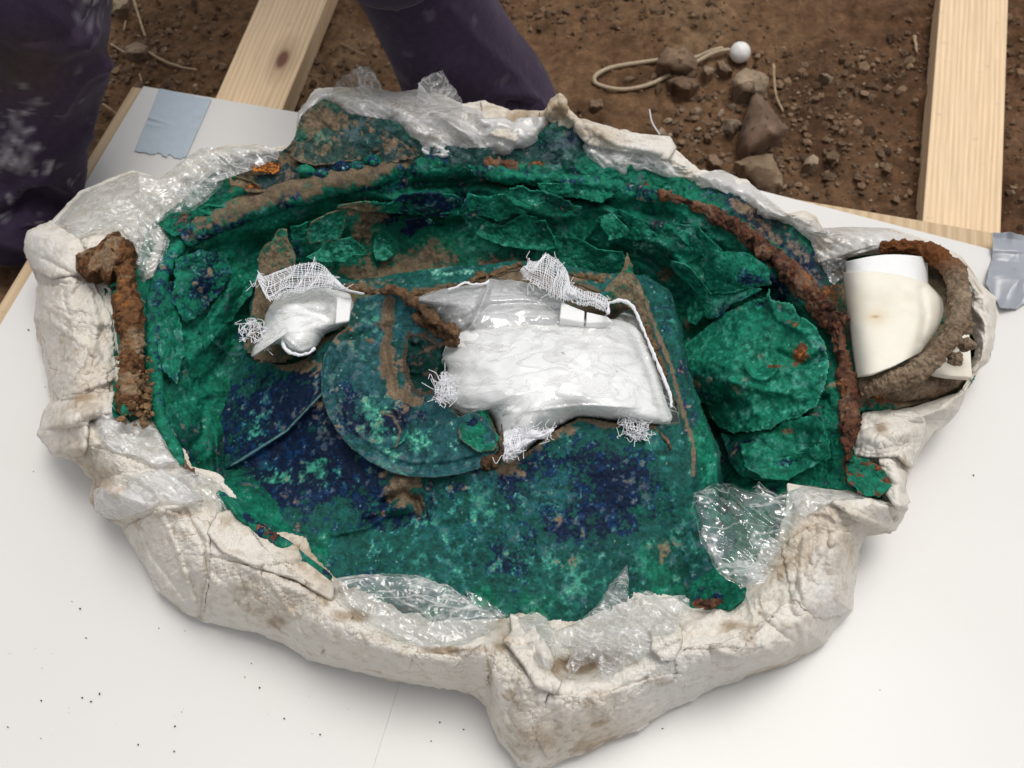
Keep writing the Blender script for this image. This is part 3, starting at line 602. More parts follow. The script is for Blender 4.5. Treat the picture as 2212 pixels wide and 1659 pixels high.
def plaster_col(V, u, v):
    p = V; base = np.array((.73, .685, .61)); st = fbm(p, 9, 4, 60); n2 = fbm(p, 40, 4, 63); n3 = fbm(p, 130, 3, 66)
    c = base * (1 + .06 * n2[..., None]) + 0 * V
    W = lambda c, m, t: c + (np.array(t) - c) * np.clip(m, 0, 1)[..., None]
    c = W(c, sst(st, -.1, .9) * .6, (.53, .43, .31)); c = W(c, sst(n2 + .5 * st, .4, .9) * .55, (.40, .30, .19)); c = W(c, sst(n3 + .8 * st, .55, 1.0) * .35, (.26, .19, .12))
    for x, y, rx, ry, s_ in [(620, 1300, 60, 30, .5), (980, 1405, 70, 10, 1.0), (700, 1290, 30, 30, .6), (1140, 1500, 40, 60, .45), (1280, 1540, 60, 30, .5), (1420, 1470, 60, 12, .7), (1600, 1350, 60, 14, .6), (1680, 1180, 14, 60, .6), (380, 1110, 60, 14, .6), (200, 860, 50, 12, .8), (150, 760, 40, 40, .4), (1330, 310, 50, 14, .5), (600, 1340, 30, 16, .8), (760, 1330, 50, 20, .9), (860, 1375, 90, 14, .8), (1080, 1370, 30, 60, .7), (1060, 1480, 14, 60, .5), (530, 1270, 50, 22, .5), (1210, 235, 25, 30, 1.3), (1240, 1440, 60, 24, 1.5), (1330, 1430, 60, 16, 1.2), (2080, 600, 50, 60, .5), (1800, 1290, 14, 25, .5), (1690, 1250, 16, 16, .5), (1905, 930, 18, 18, .9), (1130, 260, 60, 25, .5), (250, 820, 22, 30, .6), (1350, 1500, 120, 25, .35), (440, 1240, 8, 60, .6), (330, 1000, 40, 20, .4), (1560, 1000, 10, 10, .2), (1930, 1120, 16, 12, .6), (2110, 690, 25, 60, .35), (180, 720, 40, 40, .25)]:
        m = blob(u, v, x, y, rx, ry) * s_ * (.75 + .6 * n2); c = W(c, sst(m, .1, .8) * .85, (.30, .205, .115))
    for x, y, rx, ry in [(1480, 1460, 160, 60), (1790, 1250, 50, 80), (1380, 330, 80, 25), (90, 540, 50, 50), (1640, 420, 60, 30)]:
        c = W(c, blob(u, v, x, y, rx, ry) * .5, (.74, .73, .71))
    return c
MR = 165; q = np.linspace(0, 1.12, MR)[:, None]; frs = 4 * fbm(np.stack([np.cos(AN) * 30, np.sin(AN) * 30, 0 * AN], -1), 1, 4, 80)
fri = 7 * fbm(np.stack([np.cos(AN) * 22, np.sin(AN) * 22, 0 * AN], -1), 1, 5, 84, .65)
rr_ = (RS + frs)[None] * (1 - q) + (RI + fri)[None] * q
ju = JC[0] + rr_ * np.cos(AN)[None]; jv = JC[1] + rr_ * np.sin(AN)[None]; jz = jacket_z(ju, jv)
JV = at(ju, jv, jz); jc = plaster_col(JV, ju, jv)
wc = at(JC[0], JC[1], .1); e0 = JV[0]; dirn = e0 - wc; dirn[:, 2] = 0; dirn /= np.linalg.norm(dirn, axis=1, keepdims=True)
sk, skc = [], []
for t_ in np.linspace(1, .04, 24):
    p = e0.copy(); p[:, 2] = e0[:, 2] * (1 - t_) + .001 * t_; bulge = -.05 * t_ ** 1.3
    p[:, :2] += dirn[:, :2] * (bulge + .004 * fbm(p, 20, 3, 90)[:, None] * (1 - t_)); sk.append(p); skc.append(plaster_col(p, ju[0], jv[0]))
JV = np.concatenate([np.array(sk), JV]); jc = np.concatenate([np.array(skc), jc])
jk = thing('plaster_jacket', 'cream plaster bandage jacket wrapped round the corroded cauldron', 'plaster jacket', (float(wc[0]), float(wc[1]), 0))
solid(mesh_obj('bandage_shell', JV, gridfaces(*JV.shape[:2], True)[:, ::-1], M['plaster'], jk, jc), .003)
# loose plaster flaps
def pcol(u, v, V): return plaster_col(V, u, v)
def on_jacket(off, amp=.004, f=2.0, s=0, lift=0):
    def z(u, v, r):
        p = np.stack([u, v, 0 * u], -1) / 100
        return jacket_z(u, v, False) + off + amp * crumple(p, f, 3, s) + lift * r ** 2 - .004 * (r > .999)
    return z
def jflap(poly, off, s, amp=.003, lift=0., label=None):
    return radial_patch('bandage_flap', poly, on_jacket(off, amp, 2, s, lift), M['plaster'], pcol, jk, 160, 36, 3, .0025, seed=s)
jflap([(1104, 1330), (1150, 1350), (1180, 1400), (1195, 1430), (1185, 1455), (1210, 1475), (1200, 1495), (1160, 1482), (1135, 1440), (1105, 1400), (1092, 1385), (1108, 1365)], .018, 1, .006)
jflap([(1868, 895), (1900, 890), (1960, 888), (1990, 900), (2000, 930), (1985, 965), (1965, 1010), (1940, 985), (1910, 985), (1850, 984), (1842, 965)], .018, 2, .007)
jflap([(1900, 985), (1930, 1000), (1950, 1050), (1962, 1085), (1940, 1100), (1915, 1060), (1905, 1020)], .014, 3, .005)
jflap([(1800, 1085), (1880, 1080), (1915, 1095), (1927, 1130), (1922, 1150), (1890, 1135), (1850, 1120)], .012, 4, .004)
jflap([(83, 940), (97, 890), (140, 860), (200, 850), (245, 850), (240, 890), (190, 905), (185, 960), (180, 985), (120, 985)], .010, 5, .004)
jflap([(1235, 255), (1300, 272), (1380, 292), (1445, 298), (1460, 320), (1440, 345), (1380, 330), (1320, 320), (1270, 310), (1245, 285)], .010, 6, .006)
jflap([(1190, 215), (1210, 204), (1222, 215), (1222, 245), (1245, 262), (1225, 283), (1200, 272), (1180, 250)], .012, 7, .008)
jflap([(1040, 220), (1100, 240), (1165, 243), (1150, 290), (1110, 305), (1060, 290), (1045, 260)], .006, 8, .004)
jflap([(60, 500), (110, 480), (170, 520), (190, 560), (165, 590), (110, 600), (70, 580), (55, 540)], .008, 9, .003)
jflap([(500, 1105), (560, 1165), (640, 1182), (652, 1210), (720, 1265), (716, 1295), (640, 1250), (560, 1225), (480, 1190), (450, 1150), (470, 1110)], .010, 10, .004)
def strip(poly, s):
    z = lambda u, v, r: jacket_z(u, v) + .0022 + .0015 * fbm(np.stack([u, v, 0 * u], -1) / 100, 3, 3, s) - .002 * (r > .999)
    radial_patch('bandage_strip', poly, z, M['plaster'], pcol, jk, 240, 60, 5, .002, seed=s, rf=.12)
for i_, P_ in enumerate([[(270, 1140), (350, 1100), (450, 1130), (455, 1230), (440, 1325), (370, 1295), (310, 1215)], [(455, 1205), (560, 1230), (640, 1262), (700, 1305), (695, 1415), (600, 1375), (500, 1345), (458, 1320)], [(700, 1305), (800, 1365), (900, 1402), (880, 1445), (800, 1438), (705, 1418)], [(885, 1412), (1000, 1420), (1045, 1392), (1056, 1475), (1020, 1490), (950, 1482)],
    [(1072, 1405), (1130, 1455), (1180, 1495), (1160, 1590), (1110, 1612), (1074, 1560), (1062, 1480)], [(1185, 1505), (1300, 1502), (1420, 1462), (1475, 1455), (1475, 1500), (1380, 1555), (1250, 1605), (1180, 1635), (1155, 1580)], [(1450, 1405), (1560, 1392), (1640, 1352), (1700, 1305), (1755, 1325), (1735, 1400), (1600, 1448), (1475, 1482)], [(1690, 1180), (1760, 1132), (1840, 1152), (1845, 1230), (1828, 1325), (1760, 1335), (1712, 1290)],
    [(95, 620), (200, 612), (238, 680), (248, 790), (200, 828), (115, 795), (90, 720)], [(108, 800), (230, 802), (238, 862), (180, 875), (125, 862)], [(200, 965), (330, 1012), (350, 1048), (240, 1075), (208, 1045)], [(640, 1270), (700, 1285), (760, 1330), (735, 1395), (690, 1400), (650, 1350)], [(320, 1190), (400, 1170), (430, 1215), (410, 1280), (350, 1270)]]): strip(P_, 400 + i_)
# little white loose block of plaster, front right
jflap([(1410, 1360), (1440, 1340), (1465, 1345), (1470, 1385), (1455, 1420), (1430, 1425), (1412, 1400)], .012, 11, .004)

# ================================================================== BRONZE: colours
GREEN, GDARK, GLITE = np.array((.006, .155, .090)), np.array((.003, .052, .034)), np.array((.055, .36, .235))
NAVY, BLUE, TEAL, PALE = np.array((.0025, .010, .033)), np.array((.004, .045, .15)), np.array((.012, .105, .125)), np.array((.30, .55, .46))
BROWN, DBROWN, RUST, ORNG = np.array((.165, .115, .070)), np.array((.060, .034, .020)), np.array((.11, .038, .016)), np.array((.46, .16, .025))
def W(c, m, t): return c + (np.asarray(t) - c) * np.clip(m, 0, 1)[..., None]
def patina(V, u, v, blue=0, brown=0, lite=0, pale=0, rust=0, dark=0, teal=0, seed=0, base=GREEN, grey=0):
    p = V; a = 1.7 * fbm(p, 14, 5, seed + 1, .6); b = 1.8 * fbm(p, 80, 4, seed + 7, .68); c_ = 1.9 * fbm(p, 300, 2, seed + 12, .65); g = 1.8 * fbm(p, 28, 5, seed + 18, .6); h = 1.8 * fbm(p, 125, 3, seed + 28, .6)
    c = np.asarray(base) * (1 + .28 * h[..., None]) + 0 * V; c = W(c, sst(a * .6 + b * .5 + 1.3 * dark, .0, 1.1) * .85, GDARK)
    c = W(c, sst(teal + .35 * g + .35 * h, .35, .8) * .85, TEAL)
    mb = sst(blue + .28 * a + .30 * b + .16 * h, .38, .62); c = W(c, mb, NAVY); c = W(c, mb * sst(.5 * b + .6 * h + .3 * teal, .1, .9) * .75, BLUE * .8)
    c = W(c, sst(grey + .3 * g + .4 * h, .45, .8) * .6, (.10, .12, .13))
    c = W(c, sst(lite + .30 * b + .26 * h + .08 * c_ + .22 * g, .34, 1.0) * .66, GLITE * .9)
    c = W(c, sst(lite * .8 + .22 * b + .16 * c_ + .22 * h, .56, .95) * .5, GLITE * 1.3)
    c = W(c, sst(pale + .32 * b + .2 * h + .22 * c_, .72, 1.15) * .85, PALE)
    c = W(c, sst(brown + .22 * a + .24 * b + .16 * h, .42, .72) * .92, BROWN * (1 + .3 * h[..., None]))
    c = W(c, sst(rust + .25 * b + .2 * h, .6, .8), RUST * (1 + .5 * h[..., None])); c = W(c, sst(rust + .2 * b + .3 * c_, 1.15, 1.5), ORNG)
    wl = worley(p, 150, seed + 3); c = W(c, (wl[0] < .12 + .04 * c_) * (wl[2] > .90) * .6, PALE)
    return np.clip(c, .001, 1)
cz = thing('bronze_cauldron', 'large crushed bronze cauldron with bright green and blue patina and rusty iron rim', 'cauldron', (float(wc[0]), float(wc[1]), 0.004))

A_pts = [(345, 560, .155), (330, 700, .152), (328, 850, .150), (385, 1000, .148), (480, 1070, .146), (570, 1160, .145), (660, 1220, .14), (780, 1270, .07), (1000, 1340, .05), (1250, 1380, .05), (1480, 1330, .11), (1560, 1310, .13), (1680, 1200, .14), (1800, 1090, .145),
    (400, 640, .125), (400, 800, .115), (440, 930, .085), (520, 700, .045), (500, 850, .045), (465, 1040, .075), (580, 640, .05), (600, 800, .03), (700, 1000, .02), (900, 900, .02), (1200, 900, .02), (1100, 700, .03), (1000, 1150, .02), (1350, 1100, .02), (1450, 800, .02),
    (410, 500, .160), (520, 455, .163), (650, 412, .166), (780, 380, .167), (900, 368, .167), (1050, 366, .166), (1200, 385, .164), (1350, 408, .164), (1480, 440, .163), (1570, 495, .163), (1680, 590, .16), (1775, 700, .158), (1815, 820, .158), (1828, 950, .158), (1860, 1050, .150),
    (450, 425, .175), (600, 345, .19), (750, 260, .205), (850, 300, .195), (1000, 335, .18), (1210, 290, .195), (1300, 360, .178), (1500, 380, .172), (1650, 470, .160), (1760, 570, .14), (1860, 620, .10), (1880, 780, .10), (1950, 700, .07), (2050, 760, .07), (2090, 650, .09), (1930, 860, .11), (2060, 830, .09),
    (480, 540, .13), (600, 480, .132), (750, 436, .138), (900, 420, .14), (1100, 425, .14), (1300, 450, .135), (1450, 500, .135), (1600, 590, .130), (1700, 690, .132), (1745, 820, .134), (1750, 960, .125),
    (560, 545, .09), (700, 520, .085), (850, 480, .075), (1000, 500, .065), (1150, 510, .075), (1300, 535, .09), (1400, 560, .08), (900, 570, .035), (750, 590, .04), (1100, 575, .04), (1300, 600, .04), (1440, 640, .02), (1480, 720, .02), (1500, 850, .03), (1545, 950, .00), (1560, 1050, .02),
    (1500, 780, .06), (1600, 700, .10), (1600, 820, .105), (1650, 900, .095), (1620, 1000, .08), (1700, 1000, .095), (1790, 1020, .125), (1600, 1060, .06), (1660, 1120, .10)]
tA = tps(A_pts, 2e-4)
A_ridges = [([(500, 620), (470, 720), (400, 780)], 22, .016), ([(390, 600), (420, 560), (490, 530), (560, 520)], 18, -.015), ([(360, 700), (420, 730), (480, 660), (560, 600)], 16, .012), ([(400, 860), (450, 820), (500, 760)], 14, -.010), ([(468, 940), (472, 1060)], 9, .018), ([(500, 570), (560, 520), (640, 500), (720, 470)], 15, -.014), ([(380, 1000), (440, 940), (440, 870)], 12, -.008),
    ([(900, 400), (1050, 388), (1200, 405), (1300, 430)], 12, -.022), ([(780, 410), (900, 450), (1000, 470)], 12, .012), ([(740, 430), (900, 478), (1010, 478)], 8, -.012), ([(1090, 440), (1200, 470), (1300, 450), (1400, 480)], 12, .014), ([(1200, 430), (1290, 420), (1350, 460)], 9, -.012), ([(1300, 480), (1400, 520), (1480, 540)], 14, .012), ([(1440, 540), (1500, 590), (1560, 640)], 12, .014), ([(1350, 440), (1450, 470), (1560, 560), (1650, 620)], 16, -.012), ([(1540, 560), (1560, 600), (1600, 620)], 14, -.016), ([(1560, 580), (1620, 560), (1660, 600)], 18, .012), ([(1660, 620), (1720, 700), (1740, 760)], 12, -.008),
    ([(1330, 540), (1400, 560), (1450, 600)], 10, -.015), ([(1640, 900), (1700, 880), (1780, 860)], 10, -.012), ([(1620, 1040), (1700, 1010), (1760, 960)], 10, -.010), ([(1560, 990), (1640, 1000), (1720, 1040)], 9, .010), ([(1260, 520), (1290, 480), (1340, 470)], 9, .010), ([(1700, 960), (1750, 900), (1790, 830)], 14, .008)]
I_low = [tuple(p) for p in resample(I_poly, 130, True)]
def zA(u, v, margin=False):
    z = tA(u, v)
    if margin: z = z - .030 * sst(8 - dline(u, v, I_low, True) + 40 * (~inpoly(u, v, I_low)), 0, 14) * (v > 620)
    for L_, wd, dz in A_ridges: z = z + dz * np.exp(-(dline(u, v, L_) / wd) ** 2)
    p = np.stack([u, v, 0 * u], -1) / 100; pw = p + .22 * np.stack([fbm(p, 1.5, 3, 1), fbm(p, 1.5, 3, 2), 0 * u], -1)
    fl = 1 - .75 * blob(u, v, 930, 560, 220, 55)
    z = z + fl * (.0085 * fbm(pw, 1.2, 3, 10, .4) + .0030 * ridged(pw, 1.5, 2, 14, .35) + .0010 * crumple(pw, 2.0, 2, 3)) + .0014 * fbm(p, 16, 4, 18) + .0007 * fbm(p, 60, 2, 25)
    return z
def cA(u, v, V):
    B = lambda *a: blob(u, v, *a)
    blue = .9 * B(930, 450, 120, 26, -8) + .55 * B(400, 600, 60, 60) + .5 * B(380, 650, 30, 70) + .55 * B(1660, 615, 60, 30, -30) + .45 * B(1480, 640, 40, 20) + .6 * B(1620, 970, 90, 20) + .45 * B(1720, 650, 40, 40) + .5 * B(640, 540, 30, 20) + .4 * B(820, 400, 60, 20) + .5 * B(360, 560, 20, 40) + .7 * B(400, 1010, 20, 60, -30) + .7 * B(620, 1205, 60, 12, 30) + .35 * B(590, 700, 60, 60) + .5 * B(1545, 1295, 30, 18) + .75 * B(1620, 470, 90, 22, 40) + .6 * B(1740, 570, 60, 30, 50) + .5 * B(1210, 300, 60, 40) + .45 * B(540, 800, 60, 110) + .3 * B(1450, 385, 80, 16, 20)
    brown = .9 * B(785, 500, 34, 45, 20) + .95 * B(915, 550, 70, 40, -25) + .75 * B(850, 590, 120, 20) + .8 * B(700, 270, 60, 50) + .85 * B(570, 370, 110, 30, -10) + 1.0 * B(800, 455, 50, 12) + .9 * B(1110, 570, 90, 12) + .9 * B(1495, 695, 22, 26) + .8 * B(1445, 590, 26, 18) + .9 * B(450, 470, 50, 14, -20) + .5 * B(1080, 400, 60, 12) + .9 * B(1930, 850, 120, 40) + .5 * B(1700, 590, 60, 20, 45) + .6 * B(860, 330, 60, 25) + 1.1 * B(1980, 700, 130, 170) + .5 * B(1640, 480, 60, 14, 40) + .8 * B(1850, 640, 40, 90) + .7 * B(1860, 1040, 30, 20) + .5 * B(760, 590, 60, 30)
    lite = .35 * B(1080, 490, 120, 50) + .35 * B(700, 530, 90, 40) + .3 * B(1350, 510, 140, 40) + .3 * B(400, 850, 60, 100) + .2 * B(450, 560, 80, 60) + .25 * B(1620, 560, 60, 50) + .25 * B(1640, 800, 120, 120) + .3 * B(1060, 380, 60, 10)
    rust = 1.3 * B(592, 358, 18, 12) + 1.0 * B(1060, 358, 60, 9) + 1.2 * B(1162, 352, 16, 6) + 1.0 * B(1390, 410, 18, 20) + 1.15 * B(1740, 770, 22, 26) + 1.0 * B(1730, 720, 12, 22) + .9 * B(1790, 640, 40, 60, 45) + .9 * B(575, 1160, 40, 10, 35) + .9 * B(410, 1010, 30, 8, 50) + 1.1 * B(1520, 1305, 22, 14) + 1.1 * B(1830, 1000, 12, 60) + .9 * B(1900, 860, 60, 20) + .8 * B(1870, 1060, 20, 12)
    pale = .55 * B(1390, 530, 40, 20) + .5 * B(1450, 520, 26, 18) + .4 * B(1030, 490, 26, 8, 25) + .3 * B(1520, 600, 30, 20)
    dark = .7 * B(510, 790, 90, 140) + .5 * B(1600, 460, 140, 30, 35) + .5 * B(1210, 300, 80, 50) + .4 * B(1480, 650, 80, 60) + .3 * B(950, 560, 250, 50) + .3 * B(420, 990, 60, 60)  # left floor here and in blue: dark patina deepened as painted bowl shade
    dull = .9 * B(760, 290, 170, 90) + .9 * B(1000, 335, 220, 30) + .8 * B(560, 370, 140, 40) + .9 * B(1640, 470, 130, 30, 38) + .8 * B(1770, 600, 60, 60) + .6 * B(1210, 290, 70, 60) + .7 * B(1980, 700, 160, 200)
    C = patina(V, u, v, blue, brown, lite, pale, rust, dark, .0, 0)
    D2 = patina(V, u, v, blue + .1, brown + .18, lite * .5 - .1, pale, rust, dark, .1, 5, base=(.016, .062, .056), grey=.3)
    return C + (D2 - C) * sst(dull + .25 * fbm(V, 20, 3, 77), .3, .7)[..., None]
A_poly = resample(I_poly, 240, True); A_poly = [tuple(JC + (p - JC) * (1 + 16 / np.linalg.norm(p - JC))) for p in A_poly]
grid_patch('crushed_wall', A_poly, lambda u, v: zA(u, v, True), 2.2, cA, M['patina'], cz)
# outside of the cauldron under the wall, so that it is a vessel and not a sheet
ring = np.array([(JC + (np.array(p) - JC) * .97) for p in A_poly]); rz = [np.full(len(ring), z) for z in (.10, .05, .006)]
T0 = at(ring[:, 0], ring[:, 1], tA(ring[:, 0], ring[:, 1]) - .01); rows = [T0]
for k_, z in ((.97, .07), (.85, .03), (.6, .008), (.02, .006)):
    r_ = wc + (T0 - wc) * k_; r_[:, 2] = z; rows.append(r_)
Vb = np.array(rows); mesh_obj('underside', Vb, gridfaces(len(rows), len(ring), True), M['patina'], cz, np.tile(GDARK, (Vb.size // 3, 1)))

# ---- torn flaps of the cauldron wall
def flap(poly, off, kw=None, s=0, curl=0., amp=.002, thick=.0022, name='torn_flap', parent=None, label=None, sm=False, rag=2.0, base=None, dome=0., tilt=(0, 0), mat=None, n=180):
    P = np.array(poly, float); c = P.mean(0); kw = kw or {}; bz = base if base is not None else float(zA(np.array([c[0]]), np.array([c[1]]))[0])
    g = np.ptp(P, axis=0) / 2
    def z(u, v, r):
        p = np.stack([u, v, 0 * u], -1) / 100; zz = (tA(u, v) if base is None else bz)
        return zz + off + curl * r ** 3 + dome * (1 - r ** 2) + tilt[0] * (u - c[0]) / g[0] + tilt[1] * (v - c[1]) / g[1] + amp * (1.3 * fbm(p, 2.0, 3, s + 30, .4) + .3 * crumple(p, 2.2, 2, s)) - .0015 * np.sin(np.clip(r, 0, 1) * 3.1) * (name == 'torn_flap') + .0008 * fbm(p, 18, 3, s + 2)
    edge = kw.pop('edge', 0)
    def cf(u, v, V):
        k = {a: (b(u, v) if callable(b) else b) for a, b in kw.items()}; C = patina(V, u, v, seed=s, **k)
        if edge:
            d = dline(u, v, poly, True); C = W(C, sst(edge - d + 2 * fbm(V, 200, 2, 3), 0, 3) * .9, BROWN)
        return C
    return radial_patch(name, poly, z, mat or M['patina'], cf, parent or cz, n, 40, rag, thick, seed=s, sm=sm, label=label, rf=.09)
bl = lambda *a: (lambda u, v: a[0] * blob(u, v, *a[1:]))
flap(ZB([(960, 450), (1000, 440), (1080, 470), (1180, 530), (1260, 530), (1400, 440), (1500, 470), (1520, 560), (1600, 620), (1640, 700), (1560, 715), (1400, 705), (1260, 680), (1120, 630), (1010, 560)]), .030, dict(lite=.45, pale=bl(1.0, 1040, 488, 26, 9, 30)), 1, .0, .003, tilt=(.0, .006))
flap(ZB([(800, 440), (940, 430), (1000, 300), (1100, 320), (1280, 300), (1350, 400), (1440, 430), (1400, 450), (1330, 430), (1280, 480), (1230, 510), (1180, 480), (1100, 460), (960, 450)]), .030, dict(lite=.15, blue=bl(.6, 950, 440, 50, 26)), 2, .0, .004, rag=3)
flap(ZB([(530, 300), (660, 290), (900, 300), (960, 340), (970, 420), (900, 460), (760, 465), (640, 450), (400, 430), (250, 430), (130, 400), (40, 410), (60, 380), (250, 350), (420, 370)]), .026, dict(blue=bl(1.0, 915, 440, 70, 40), brown=bl(1.1, 780, 450, 50, 14), lite=.1), 3, .0, .003)
flap(ZB([(545, 490), (600, 480), (650, 470), (710, 465), (755, 515), (690, 540), (640, 560), (580, 625), (500, 575), (510, 550), (560, 550)]), .022, dict(blue=1.3, lite=.15), 4, .004, .004, rag=3, name='flake')
flap(ZB([(0, 640), (60, 630), (150, 610), (200, 650), (240, 690), (275, 750), (160, 750), (100, 800), (0, 800), (-100, 790), (-180, 760), (-100, 720), (-50, 680)]), .030, dict(lite=.75), 5, .0, .003, rag=2.5)
flap(ZA([(1830, 610), (1900, 600), (1915, 640), (1880, 800), (1840, 870), (1700, 890), (1600, 900), (1560, 850), (1600, 720), (1740, 640)]), .028, dict(lite=.5, pale=bl(.9, 727, 480, 8, 10), edge=3), 6, .0, .002)
flap(ZB([(1480, 500), (1560, 490), (1600, 560), (1640, 650), (1640, 730), (1580, 690), (1500, 600)]), .036, dict(dark=.2, lite=.1), 7, .004, .003, rag=2)
flap(ZB([(1960, 470), (2050, 440), (2120, 500), (2170, 560), (2150, 610), (2020, 640), (2010, 590), (1960, 540)]), .026, dict(lite=.5), 8, .0, .004, rag=2.5)
flap(ZB([(1300, 260), (1400, 240), (1440, 270), (1560, 270), (1700, 340), (1750, 350), (1740, 400), (1830, 390), (1800, 450), (1700, 430), (1620, 350), (1540, 370), (1480, 400), (1350, 340)]), .024, dict(lite=.25), 9, .006, .006, rag=5)
flap(ZB([(1600, 600), (1800, 620), (1950, 700), (2120, 720), (2150, 800), (2060, 860), (1860, 890), (1720, 860), (1640, 800), (1660, 720)]), .026, dict(lite=.35, pale=bl(.9, 1380, 540, 26, 16)), 10, .0, .003, rag=2)
flap(ZB([(320, 620), (380, 620), (440, 660), (480, 740), (400, 790), (330, 790), (310, 720)]), .012, dict(lite=.5), 11, .002, .003)
# back left, above the rolled rim
flap(ZA([(1480, 20), (1560, 10), (1700, -100), (1900, -240), (2020, -150), (2100, 60), (2160, 160), (1900, 200), (1760, 220), (1640, 230), (1500, 200), (1440, 150)]), .004, dict(brown=.42, base=np.array((.028, .062, .052)), lite=bl(.55, 690, 300, 26, 30), blue=bl(.45, 745, 290, 20, 30), edge=4), 12, .0, .004, name='torn_flap', rag=3)
flap(Z2([(60, 780), (150, 760), (300, 790), (420, 860), (500, 930), (540, 980), (420, 1010), (280, 1030), (180, 1040), (90, 960), (40, 860)]), .004, dict(brown=.42, blue=.25, grey=.3, base=np.array((.025, .055, .055)), edge=3), 13, .0, .007, rag=5)
flap(ZA([(880, 330), (950, 310), (1090, 350), (1150, 400), (1200, 460), (1060, 465), (1000, 420), (900, 400)]), .012, dict(brown=.8, rust=bl(1.0, 545, 405, 26, 10)), 14, .004, .004, rag=3)
flap(ZA([(1100, 310), (1250, 300), (1400, 200), (1500, 280), (1520, 360), (1480, 400), (1380, 440), (1200, 440), (1150, 390)]), .010, dict(brown=.35, blue=.3, grey=.4, base=np.array((.025, .05, .055)), dark=.1), 15, .0, .004, rag=2)
flap(ZA([(1100, 220), (1220, 190), (1330, 210), (1330, 280), (1260, 300), (1180, 280), (1100, 290)]), .014, dict(rust=1.3, brown=.5), 16, .003, .004, rag=3, name='rust_patch')
flap(ZA([(610, 600), (720, 560), (880, 590), (900, 620), (830, 665), (740, 670), (680, 650)]), .014, dict(lite=.45), 17, .004, .002)
flap(ZA([(550, 720), (600, 670), (720, 680), (860, 700), (960, 640), (1060, 600), (1180, 520), (1240, 560), (1150, 640), (900, 730), (740, 750), (640, 790), (560, 830), (540, 780)]), .012, dict(brown=.55, base=np.array((.03, .06, .05))), 18, .0, .002, rag=1.5)
flap(ZA([(280, 730), (330, 700), (480, 640), (560, 640), (550, 780), (480, 830), (450, 840), (400, 850), (340, 810)]), .006, dict(brown=.35, blue=.3, teal=.3), 19, .0, .002, rag=2.5)
for (x, y, r_, s_) in [(737, 366, 16, 21), (772, 362, 12, 22), (806, 350, 14, 23), (700, 380, 16, 24), (660, 372, 15, 25)]:
    flap([(x - r_ * 1.3, y), (x - r_, y - r_ * .6), (x, y - r_), (x + r_, y - r_ * .5), (x + r_ * 1.3, y + 2), (x + r_ * .5, y + r_ * .6), (x - r_ * .6, y + r_ * .6)], .008, dict(blue=.6, pale=.1, dark=.2), s_, .0, .003, dome=.008, name='corrosion_lump', sm=True, rag=2, n=60)
# right-hand folds
flap(ZC([(590, 280), (480, 260), (500, 330), (600, 420), (660, 480), (690, 560), (610, 640), (620, 740), (680, 760), (740, 690), (800, 720), (880, 690), (960, 600), (1060, 560), (1200, 480), (1120, 470), (960, 520), (800, 520), (740, 440), (660, 340)]), .030, dict(lite=.35, blue=bl(.8, 1580, 660, 60, 20, -35)), 26, .0, .002, rag=1.5)
flap(ZC([(760, 220), (900, 180), (1100, 200), (1250, 300), (1280, 440), (1120, 480), (960, 520), (820, 500), (770, 460), (750, 330)]), .022, dict(lite=.2, blue=bl(.6, 1620, 600, 30, 20), dark=.1), 27, .0, .004, rag=2, dome=.01)
pl = ZC([(540, 980), (620, 900), (760, 780), (920, 660), (1100, 570), (1240, 540), (1260, 460), (1290, 560), (1450, 600), (1500, 690), (1560, 720), (1640, 780), (1700, 900), (1740, 1050), (1720, 1200), (1640, 1400), (1500, 1500), (1380, 1520), (1280, 1590), (1100, 1610), (980, 1620), (860, 1570), (800, 1500), (760, 1410), (700, 1370), (640, 1300), (590, 1260), (560, 1150)])
def zpl(u, v):
    z = tA(u, v) + .026
    z = z + .010 * np.exp(-((np.hypot(u - 1645, v - 785) - 34) / 6) ** 2) * sst(v, 775, 800) - .008 * blob(u, v, 1643, 780, 26, 24)
    for L_, wd, dz in [([(1500, 900), (1560, 870), (1640, 880), (1700, 860)], 14, -.008), ([(1560, 820), (1640, 840), (1740, 860)], 10, .008), ([(1600, 700), (1590, 780), (1560, 850)], 16, .006), ([(1680, 760), (1740, 790), (1770, 770)], 9, -.010), ([(1560, 880), (1600, 840), (1640, 900)], 10, .006), ([(1660, 640), (1680, 690), (1740, 720)], 8, .006)]:
        z = z + dz * np.exp(-(dline(u, v, L_) / wd) ** 2)
    p = np.stack([u, v, 0 * u], -1) / 100
    return z + .0045 * fbm(p, 1.6, 3, 55) + .0022 * crumple(p, 2.6, 2, 8) + .0012 * fbm(p, 15, 4, 58)
def cpl(u, v, V):
    C = patina(V, u, v, lite=.32 + .2 * blob(u, v, 1600, 830, 80, 60), blue=.35 * blob(u, v, 1500, 830, 40, 40) + .4 * blob(u, v, 1640, 655, 26, 14) + .3 * blob(u, v, 1770, 800, 10, 80), rust=1.1 * blob(u, v, 1730, 765, 24, 26) + .9 * blob(u, v, 1715, 700, 12, 8) + .8 * blob(u, v, 1680, 792, 40, 5), brown=.7 * blob(u, v, 1500, 825, 16, 16), seed=60)
    d = dline(u, v, pl, True); return W(C, sst(5 - d, 0, 5) * .6, GLITE)
grid_patch('folded_panel', pl, zpl, 2.2, cpl, M['patina'], cz, 2, .002)
flap(ZC([(880, 1620), (1000, 1640), (1120, 1610), (1300, 1600), (1380, 1520), (1500, 1500), (1640, 1480), (1700, 1560), (1740, 1700), (1640, 1800), (1500, 1860), (1400, 1980), (1200, 2000), (1050, 1960), (960, 1860), (930, 1740)]), .018, dict(lite=.25, brown=bl(1.0, 1700, 930, 22, 8), blue=bl(.5, 1640, 960, 60, 16)), 28, .0, .006, rag=3)
